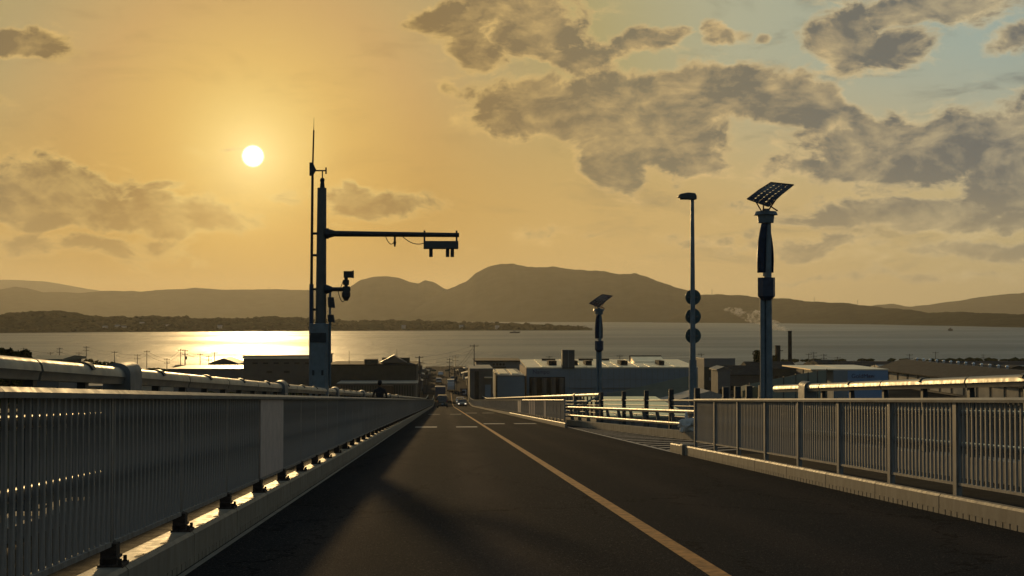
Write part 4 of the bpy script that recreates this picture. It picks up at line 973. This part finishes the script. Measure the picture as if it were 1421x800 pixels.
tree('dark tree rising behind the roof of the far right hall', 1338, 508, 440, 7, seed=5, n=500)
tree('dark tree right of the ventilators at far right', 1362, 511, 430, 6, seed=6, n=500)
tree('spreading tree at the right edge before the water', 1405, 513, 425, 8, seed=7, n=500)
tree('low tree between the far right roof and the breakwater', 1385, 513, 440, 7, seed=8, n=500)
tree('dark leafy bush at the far left edge above the steel tube', 6, 485, 128, 2.2, seed=9, base=12.5, cat='bush', name='bush')
for i, (px, pt, Y, w) in enumerate(((-14,485,126,2.6),(20,490,122,2.2),(35,487,130,1.3),(118,500,300,5),(128,499,310,5),(140,502,305,4),(150,503,300,4))):
    tree(['dense bush cut by the left frame edge','rounded bush right of the edge bush','thin twiggy bush beside the teal roof','leafy tree in the left tree row, first','leafy tree in the left tree row, tallest','low tree at the right end of the left tree row','lowest shrub beside the steel tube cover'][i], px, pt, Y, w, seed=20+i, base=GZ if Y > 200 else 10.0, n=450, cat='tree' if Y > 200 else 'bush', name='tree' if Y > 200 else 'bush')
# embankment that carries the bushes and the teal house at left
m = MB(); 
vs = [(-70,95,GZ),(-30,100,GZ),(-36,125,13.2),(-62,125,13.6),(-70,160,GZ),(-30,155,GZ)]
m.add([(-80,90,GZ-.2),(-28,95,GZ-.2),(-28,160,GZ-.2),(-80,160,GZ-.2),(-66,112,14.4),(-38.5,116,13.4),(-37.5,138,12.2),(-66,140,12.8)], [(0,1,5,4),(1,2,6,5),(2,3,7,6),(3,0,4,7),(4,5,6,7)])
struct(m.build('mound', mat('scrub_ground', (.035,.038,.018), .95, 0, .4, .3)))
sh = MB()
for i in range(520):
    X = random.uniform(-260, 150); Y = random.uniform(440, 466); 
    if -12 < X < 14: continue
    r_ = random.uniform(.8, 1.8); sh.blob((X, Y, GZ+r_*.4), r_, i, 1, .4, (1.6,1,.75))
for i in range(260):
    X = random.uniform(150, 420); Y = random.choice([random.uniform(597,601), random.uniform(440,468)])
    r_ = random.uniform(.7, 1.5); sh.blob((X, Y, (1.7 if Y > 500 else GZ)+r_*.3), r_, i, 1, .4, (1.7,1,.7))
for i in range(200):
    X = random.uniform(-150, -30); Y = random.uniform(250, 420); r_ = random.uniform(.8, 2.0); sh.blob((X, Y, GZ+r_*.4), r_, i, 1, .4, (1.5,1,.75))
stuff(sh.build('shrubs', leafm))

# ------------------------------------------------------------------ utility poles and wires
polem = mat('pole_concrete', (.10,.095,.085), .85)
def upole(label, px, pyt, Y, arms=2, r=.16, name='utility_pole', box=False):
    e = empty(name, (xw(px,Y), Y, GZ)); tag(e, label, 'pole', None); H = zt(pyt,Y)-GZ
    MB().cyl((0,0,-.3),(0,0,H),r,r*.65,7).build('pole', polem, e)
    for i in range(arms):
        m = MB(); zz = H-.4-i*1.1; m.box(-.95,.95,-.06,.06,zz-.06,zz+.06)
        for dx in (-.85,0,.85): m.cyl((dx,0,zz+.06),(dx,0,zz+.3),.05,n=5)
        m.build('crossarm', polem, e)
    if box: MB().cyl((.4,0,H-3.2),(.4,0,H-2.2),.3,n=8).build('transformer', polem, e)
    e['h'] = H; return e
lab = ['leftmost pole over the dark bush','pole left of the teal roof end','tall pole standing left of a short one','short pole beside the tall one','tall pole right of the short one, two crossarms','lone pole behind the steel tube cover','thin pole amid the glitter edge','double armed pole in the bright water left','pole with a square box low on it','straight tall pole beside the thick one','thick pole with transformer left of the gabled building','pole left of the gabled peak','thin pole near the gabled peak','short pole over the slate wing']
prev = None; wires = MB()
for i, (px, pt) in enumerate(((33,482),(70,488),(83,482),(110,488),(120,480),(159,487),(191,491),(204,486),(232,497),(251,484),(257,485),(278,490),(290,493),(298,488))):
    Yp = 432+(i*37 % 17); p = upole(lab[i], px, pt, Yp, [2,1][i % 2], .15+.06*(i == 10), box=(i == 10))
    tp = Vector((p.location.x, Yp, GZ+p['h']-.1))
    if prev is not None:
        for dz in (0, -1.1): wires.tube([prev+(tp-prev)*s_/6+Vector((0,0,dz-2.*(s_/6)*(1-s_/6))) for s_ in range(7)], .028, 3)
    prev = tp
o = wires.build('power_line', darkm); tag(o, 'thin sagging wires strung between the shore poles at left', 'wires')
lab2 = ['thick street pole with many wires left of the street','street pole close behind the thick one','pole at the left kerb of the street, middle distance','pole right of the street by the brown building','thin tall pole at the brown building corner','thin pole over the street end, left','thin pole over the street end, right','lone pole over the factory roof, left part','pole over the factory roof beside the small solar post','pole over the right end of the factory','first pole right of the chimney','lattice topped pole right of the chimney','pole left of the blue hall roof','pole over the blue hall roof','pair pole over the blue hall, left','pair pole over the blue hall, right','thin pole at the blue hall corner','tall pole behind the far right roof','slender pole on the breakwater end','pole above the ventilator row']
prev = {}
wires = MB(); pts2 = []
for i, (px, pt, Y) in enumerate(((582,494,318),(584,503,345),(588,520,330),(631,510,340),(658,478,300),(624,497,430),(632,494,420),(762,494,400),(860,493,400),(973,491,400),(1122,491,410),(1129,489,405),(1143,492,420),(1162,496,420),(1185,501,420),(1197,500,420),(1213,502,415),(1262,492,400),(1364,490,598),(1298,489,430))):
    p = upole(lab2[i], px, pt, Y, [2,1,3][i % 3], .14 if i != 0 else .2, box=(i in (0,3)))
    if Y > 500: p.location.z = 1.6
    pts2.append(Vector((p.location.x, Y, GZ+p['h']-.2)))
for a, b in ((0,1),(1,5),(3,6),(4,3),(0,4),(7,8),(8,9),(10,12),(12,13),(13,14),(14,15),(15,16)):
    for dz in (0,-.9): wires.tube([pts2[a]+(pts2[b]-pts2[a])*s_/8+Vector((0,0,dz-2.2*(s_/8)*(1-s_/8))) for s_ in range(9)], .028, 3)
o = wires.build('power_line', darkm); tag(o, 'thin wires crossing above the street and the right hand roofs', 'wires')
# chimney and smoke
ch_ = empty('chimney', (xw(1096,420), 420, GZ)); tag(ch_, 'tall slim dark chimney with white smoke drifting left', 'chimney')
MB().cyl((0,0,-1),(0,0,zt(460,420)-GZ),.68,.58,14).build('stack', roofD, ch_, smooth=True)
MB().cyl((0,0,zt(461,420)-GZ),(0,0,zt(459.6,420)-GZ),.68,.68,14).build('rim', roofD, ch_)
ms2 = empty('roof_mast', (xw(1079,420), 420, GZ)); tag(ms2, 'stubby tower with a short jib just behind the large solar post', 'tower')
MB().box(-.7,.7,-.7,.7,0,zt(480,420)-GZ).build('tower', roofD, ms2); MB().box(0,1.7,-.1,.1,zt(488,420)-GZ,zt(487,420)-GZ).build('jib', roofD, ms2)
sm = bpy.data.materials.new('smoke'); sm.use_nodes = True; t = sm.node_tree; t.nodes.clear(); N = NB(t)
vo = N.n('ShaderNodeVolumePrincipled'); oo = N.n('ShaderNodeOutputMaterial'); t.links.new(vo.outputs[0], oo.inputs['Volume'])
vo.inputs['Color'].default_value = (.95,.93,.88,1); vo.inputs['Anisotropy'].default_value = .3
oc = N.n('ShaderNodeTexCoord').outputs['Object']
nz = N.noise(oc, .42, 5, .65, dist=.6); t.links.new(N.m('MULTIPLY', N.mr(nz, .44, .66), .8), vo.inputs['Density'])
spm = MB(); P0 = at(1095, 458.5, 420)
for i, (px, py, r_) in enumerate(((1094,458,.6),(1090,457,.9),(1085,455.5,1.2),(1079,453.5,1.5),(1072,450.5,1.8),(1064,447.5,1.9),(1056,444,2.0),(1048,441.5,2.2),(1045,436,2.0),(1039,439,1.6),(1030,436,1.4),(1020,432,1.5),(1012,430,1.2))):
    p = at(px, py, 420+i*.4); spm.blob((p.x-P0.x, p.y-P0.y, p.z-P0.z), r_, i, 2, .25, (1.5,1.,.75))
so_ = spm.build('smoke_plume', sm, None, tuple(P0)); stuff(so_)

# ------------------------------------------------------------------ vehicles
def car(label, loc, L, Wd, H, paintm, kind='wagon', rear=True, lights=None, cat='car', name='car'):
    """rear=True: rear faces the camera."""
    e = empty(name, loc, 0 if rear else math.pi); tag(e, label, cat)
    hw_ = Wd/2
    if kind == 'wagon':  prof = [(0,.28),(0,.55),(.03,.95),(.22,H*.93),(.45,H),(L*.55,H),(L*.72,H*.62),(L*.97,H*.52),(L,.5),(L,.28)]
    elif kind == 'truck': prof = [(0,.5),(0,H),(L*.7,H),(L*.7,.9),(L*.74,.9),(L*.74,H*.8),(L*.94,H*.78),(L,H*.45),(L,.4),(L*.7,.5)]
    else: prof = [(0,.3),(.02,.8),(.5,.92),(1.1,H),(L*.55,H),(L*.75,.9),(L*.97,.75),(L,.5),(L,.28)]
    m = MB(); n = len(prof)
    for s_, w_ in ((-1,hw_),(1,hw_)): pass
    vs = []
    for xx, kk in ((-1,1.),(1,1.)):
        for (y_, z_) in prof:
            tap = 1-.16*max(0, (z_-H*.55)/(H*.45)) if kind != 'truck' else 1
            vs.append((xx*hw_*tap, y_, z_))
    m.add(vs, [tuple(range(n-1,-1,-1)), tuple(range(n,2*n))]+[(i,(i+1)%n,n+(i+1)%n,n+i) for i in range(n)])
    m.build('body', paintm, e, bevel=.05)
    wh = MB().cyl((-.1,0,0),(.1,0,0),.33,n=16).mesh('tyre', rubber); rim = MB().cyl((-.105,0,0),(.105,0,0),.19,n=10).mesh('rim', steel_d)
    for sx_ in (-1,1):
        for yy in (.75, L-.8):
            w_ = link('wheel', wh, e, (sx_*(hw_-.1), yy, .33)); link('rim', rim, w_)
    if kind != 'truck':
        kx = hw_*.80
        z0, z1 = H*.60, H*.88
        if kind == 'wagon':
            yA, yB = .03+.19*(z0-.95)/(H*.93-.95), .03+.19*(z1-.95)/(H*.93-.95)
            MB().add([(-kx,yA-.03,z0),(kx,yA-.03,z0),(kx*.93,yB-.03,z1),(-kx*.93,yB-.03,z1),(-kx,yA+.1,z0),(kx,yA+.1,z0),(kx*.93,yB+.1,z1),(-kx*.93,yB+.1,z1)],
                     [(0,1,2,3),(3,2,6,7),(0,3,7,4),(1,5,6,2),(0,4,5,1),(4,7,6,5)]).build('rear_window', glass_d, e)
        yA, yB = L*.72+.03, L*.58
        MB().add([(-kx,yA,H*.64),(kx,yA,H*.64),(kx*.93,yB,H*.95),(-kx*.93,yB,H*.95),(-kx,yA-.2,H*.62),(kx,yA-.2,H*.62),(kx*.93,yB-.2,H*.93),(-kx*.93,yB-.2,H*.93)],
                 [(0,1,2,3),(3,2,6,7),(0,3,7,4),(1,5,6,2),(0,4,5,1),(4,7,6,5)]).build('windscreen', glass_d, e)
        for sx_ in (-1,1): MB().box(-.02,.02,L*.12,L*.6,H*.62,H*.88).build('side_window', glass_d, e, (sx_*hw_*.93,0,0))
    tl = mat('tail_lamp', (.25,.02,.015), .3)
    for sx_ in (-1,1):
        MB().box(-.07,.07,-.02,.1,.85 if kind != 'truck' else .7,1.2 if kind == 'wagon' else .95).build('tail_lamp', tl, e, (sx_*(hw_-.09),0,0))
        MB().box(-.15,.15,-.03,.03,.6,.78).build('headlight', lights or mat('lamp_lens', (.5,.5,.5), .1), e, (sx_*(hw_-.25),L,0))
        MB().box(-.1,.1,-.06,.06,H*.58,H*.58+.14).build('mirror', paintm, e, (sx_*(hw_+.08),L*.66,0))
    MB().box(-.17,.17,-.035,0,.55,.7).build('number_plate', mat('plate', (.5,.5,.48), .5), e)
    MB().box(-hw_*.98,hw_*.98,-.06,.12,.3,.52).build('bumper', darkm, e)
    return e
dkp = mat('car_dark', (.015,.016,.016), .3, 0, .1, 3, coat=.4); wp = mat('car_white', (.45,.45,.43), .35, 0, .05, 3, coat=.4); bp_ = mat('truck_blue', (.02,.06,.12), .4)
gp_ = mat('car_grey', (.12,.12,.12), .35, .3, .05, 3)
beam = emis('lit_headlight', (1.,.82,.6), 1.)
car('dark wagon driving away down the left lane', (-.1, 212, zr(212)), 4.0, 1.62, 1.95, dkp)
car('dark saloon coming up the right lane with headlights on', (3.6, 262, zr(262)), 4.4, 1.75, 1.45, dkp, 'saloon', False, beam)
car('white car behind the dark saloon with headlights on', (3.5, 281, zr(281)), 4.3, 1.7, 1.5, wp, 'saloon', False, beam)
car('blue box truck driving ahead of the dark wagon', (-.6, 300, zr(300)), 7.5, 2.2, 3.1, bp_, 'truck', cat='truck', name='truck')
car('white box van coming toward the ramp in the right lane', (2.1, 352, zr(352)), 6, 2.0, 2.9, wp, 'truck', False, cat='truck', name='truck')
car('small white car far down the left lane', (-1.2, 385, zr(385)), 4.2, 1.7, 1.6, wp)
car('grey car far down the street in the right lane', (3., 402, zr(402)), 4.2, 1.7, 1.5, gp_, 'saloon', False, beam)
car('tiny pale car near the street end', (-.8, 432, zr(432)), 4.2, 1.7, 1.5, wp, 'saloon')
# street furniture of the town: traffic signal and sign board by the ramp foot
sg = empty('sign_board', (xw(640,300), 300, GZ)); tag(sg, 'blue board with white bracket shaped mark right of the ramp foot', 'sign')
MB().cyl((0,0,-.2),(0,0,3.2),.07,n=8).build('pole', polem, sg); MB().box(-.2,1.4,-.05,.05,1.6,3.2).build('board', mat('sign_dark_blue', (.02,.03,.06), .5), sg)
m = MB(); m.box(.25,1.15,-.08,-.052,2.75,2.95); m.box(.95,1.15,-.08,-.052,1.95,2.748); m.box(.35,.948,-.08,-.052,1.95,2.1); m.build('mark', mat('sign_white', (.8,.8,.8), .5), sg)
for i, (px, Y, sx_) in enumerate(((602,342,1),(621,342,-1))):
    ts = empty('traffic_signal', (xw(590 if i == 0 else 634,Y), Y, GZ)); tag(ts, ['traffic signal on an arm left over the street','traffic signal on an arm right over the street'][i], 'traffic signal')
    L_ = xw(px,Y)-ts.location.x; MB().cyl((0,0,-.2),(0,0,6),.09,n=8).build('pole', polem, ts); MB().cyl((0,0,5.8),(L_,0,5.8),.05,n=6).build('arm', polem, ts)
    h_ = MB().box(L_-.6,L_+.6,-.15,.15,5.3,5.75).build('signal_head', gp_, ts)
    for d_ in (-.38,0,.38): MB().cyl((L_+d_,-.17,5.52),(L_+d_,-.15,5.52),.14,n=12).build('lens', mat('signal_lens', (.05,.12,.08), .3), h_)
m = MB(); mk = empty('marker_post', (5.55, 205, zr(205)+.2))
tag(mk, 'short white post at the start of the far right tube railing', 'post'); mk.location = (8.1, 298, zr(298)); MB().cyl((0,0,0),(0,0,1.5),.14,n=8).build('post', mat('post_white', (.6,.6,.58), .5), mk); MB().cyl((0,0,1.5),(0,0,1.62),.16,.08,8).build('cap', darkm, mk)

# ------------------------------------------------------------------ haze
hz = MB().box(-12200, 12200, -900, 15900, -1.9, 420); 
hmz = bpy.data.materials.new('haze'); hmz.use_nodes = True; t = hmz.node_tree; t.nodes.clear(); N = NB(t)
vo = N.n('ShaderNodeVolumePrincipled'); oo = N.n('ShaderNodeOutputMaterial'); t.links.new(vo.outputs[0], oo.inputs['Volume'])
vo.inputs['Color'].default_value = (.80,.77,.66,1); vo.inputs['Density'].default_value = 4.8e-5; vo.inputs['Anisotropy'].default_value = .48
stuff(hz.build('haze', hmz))
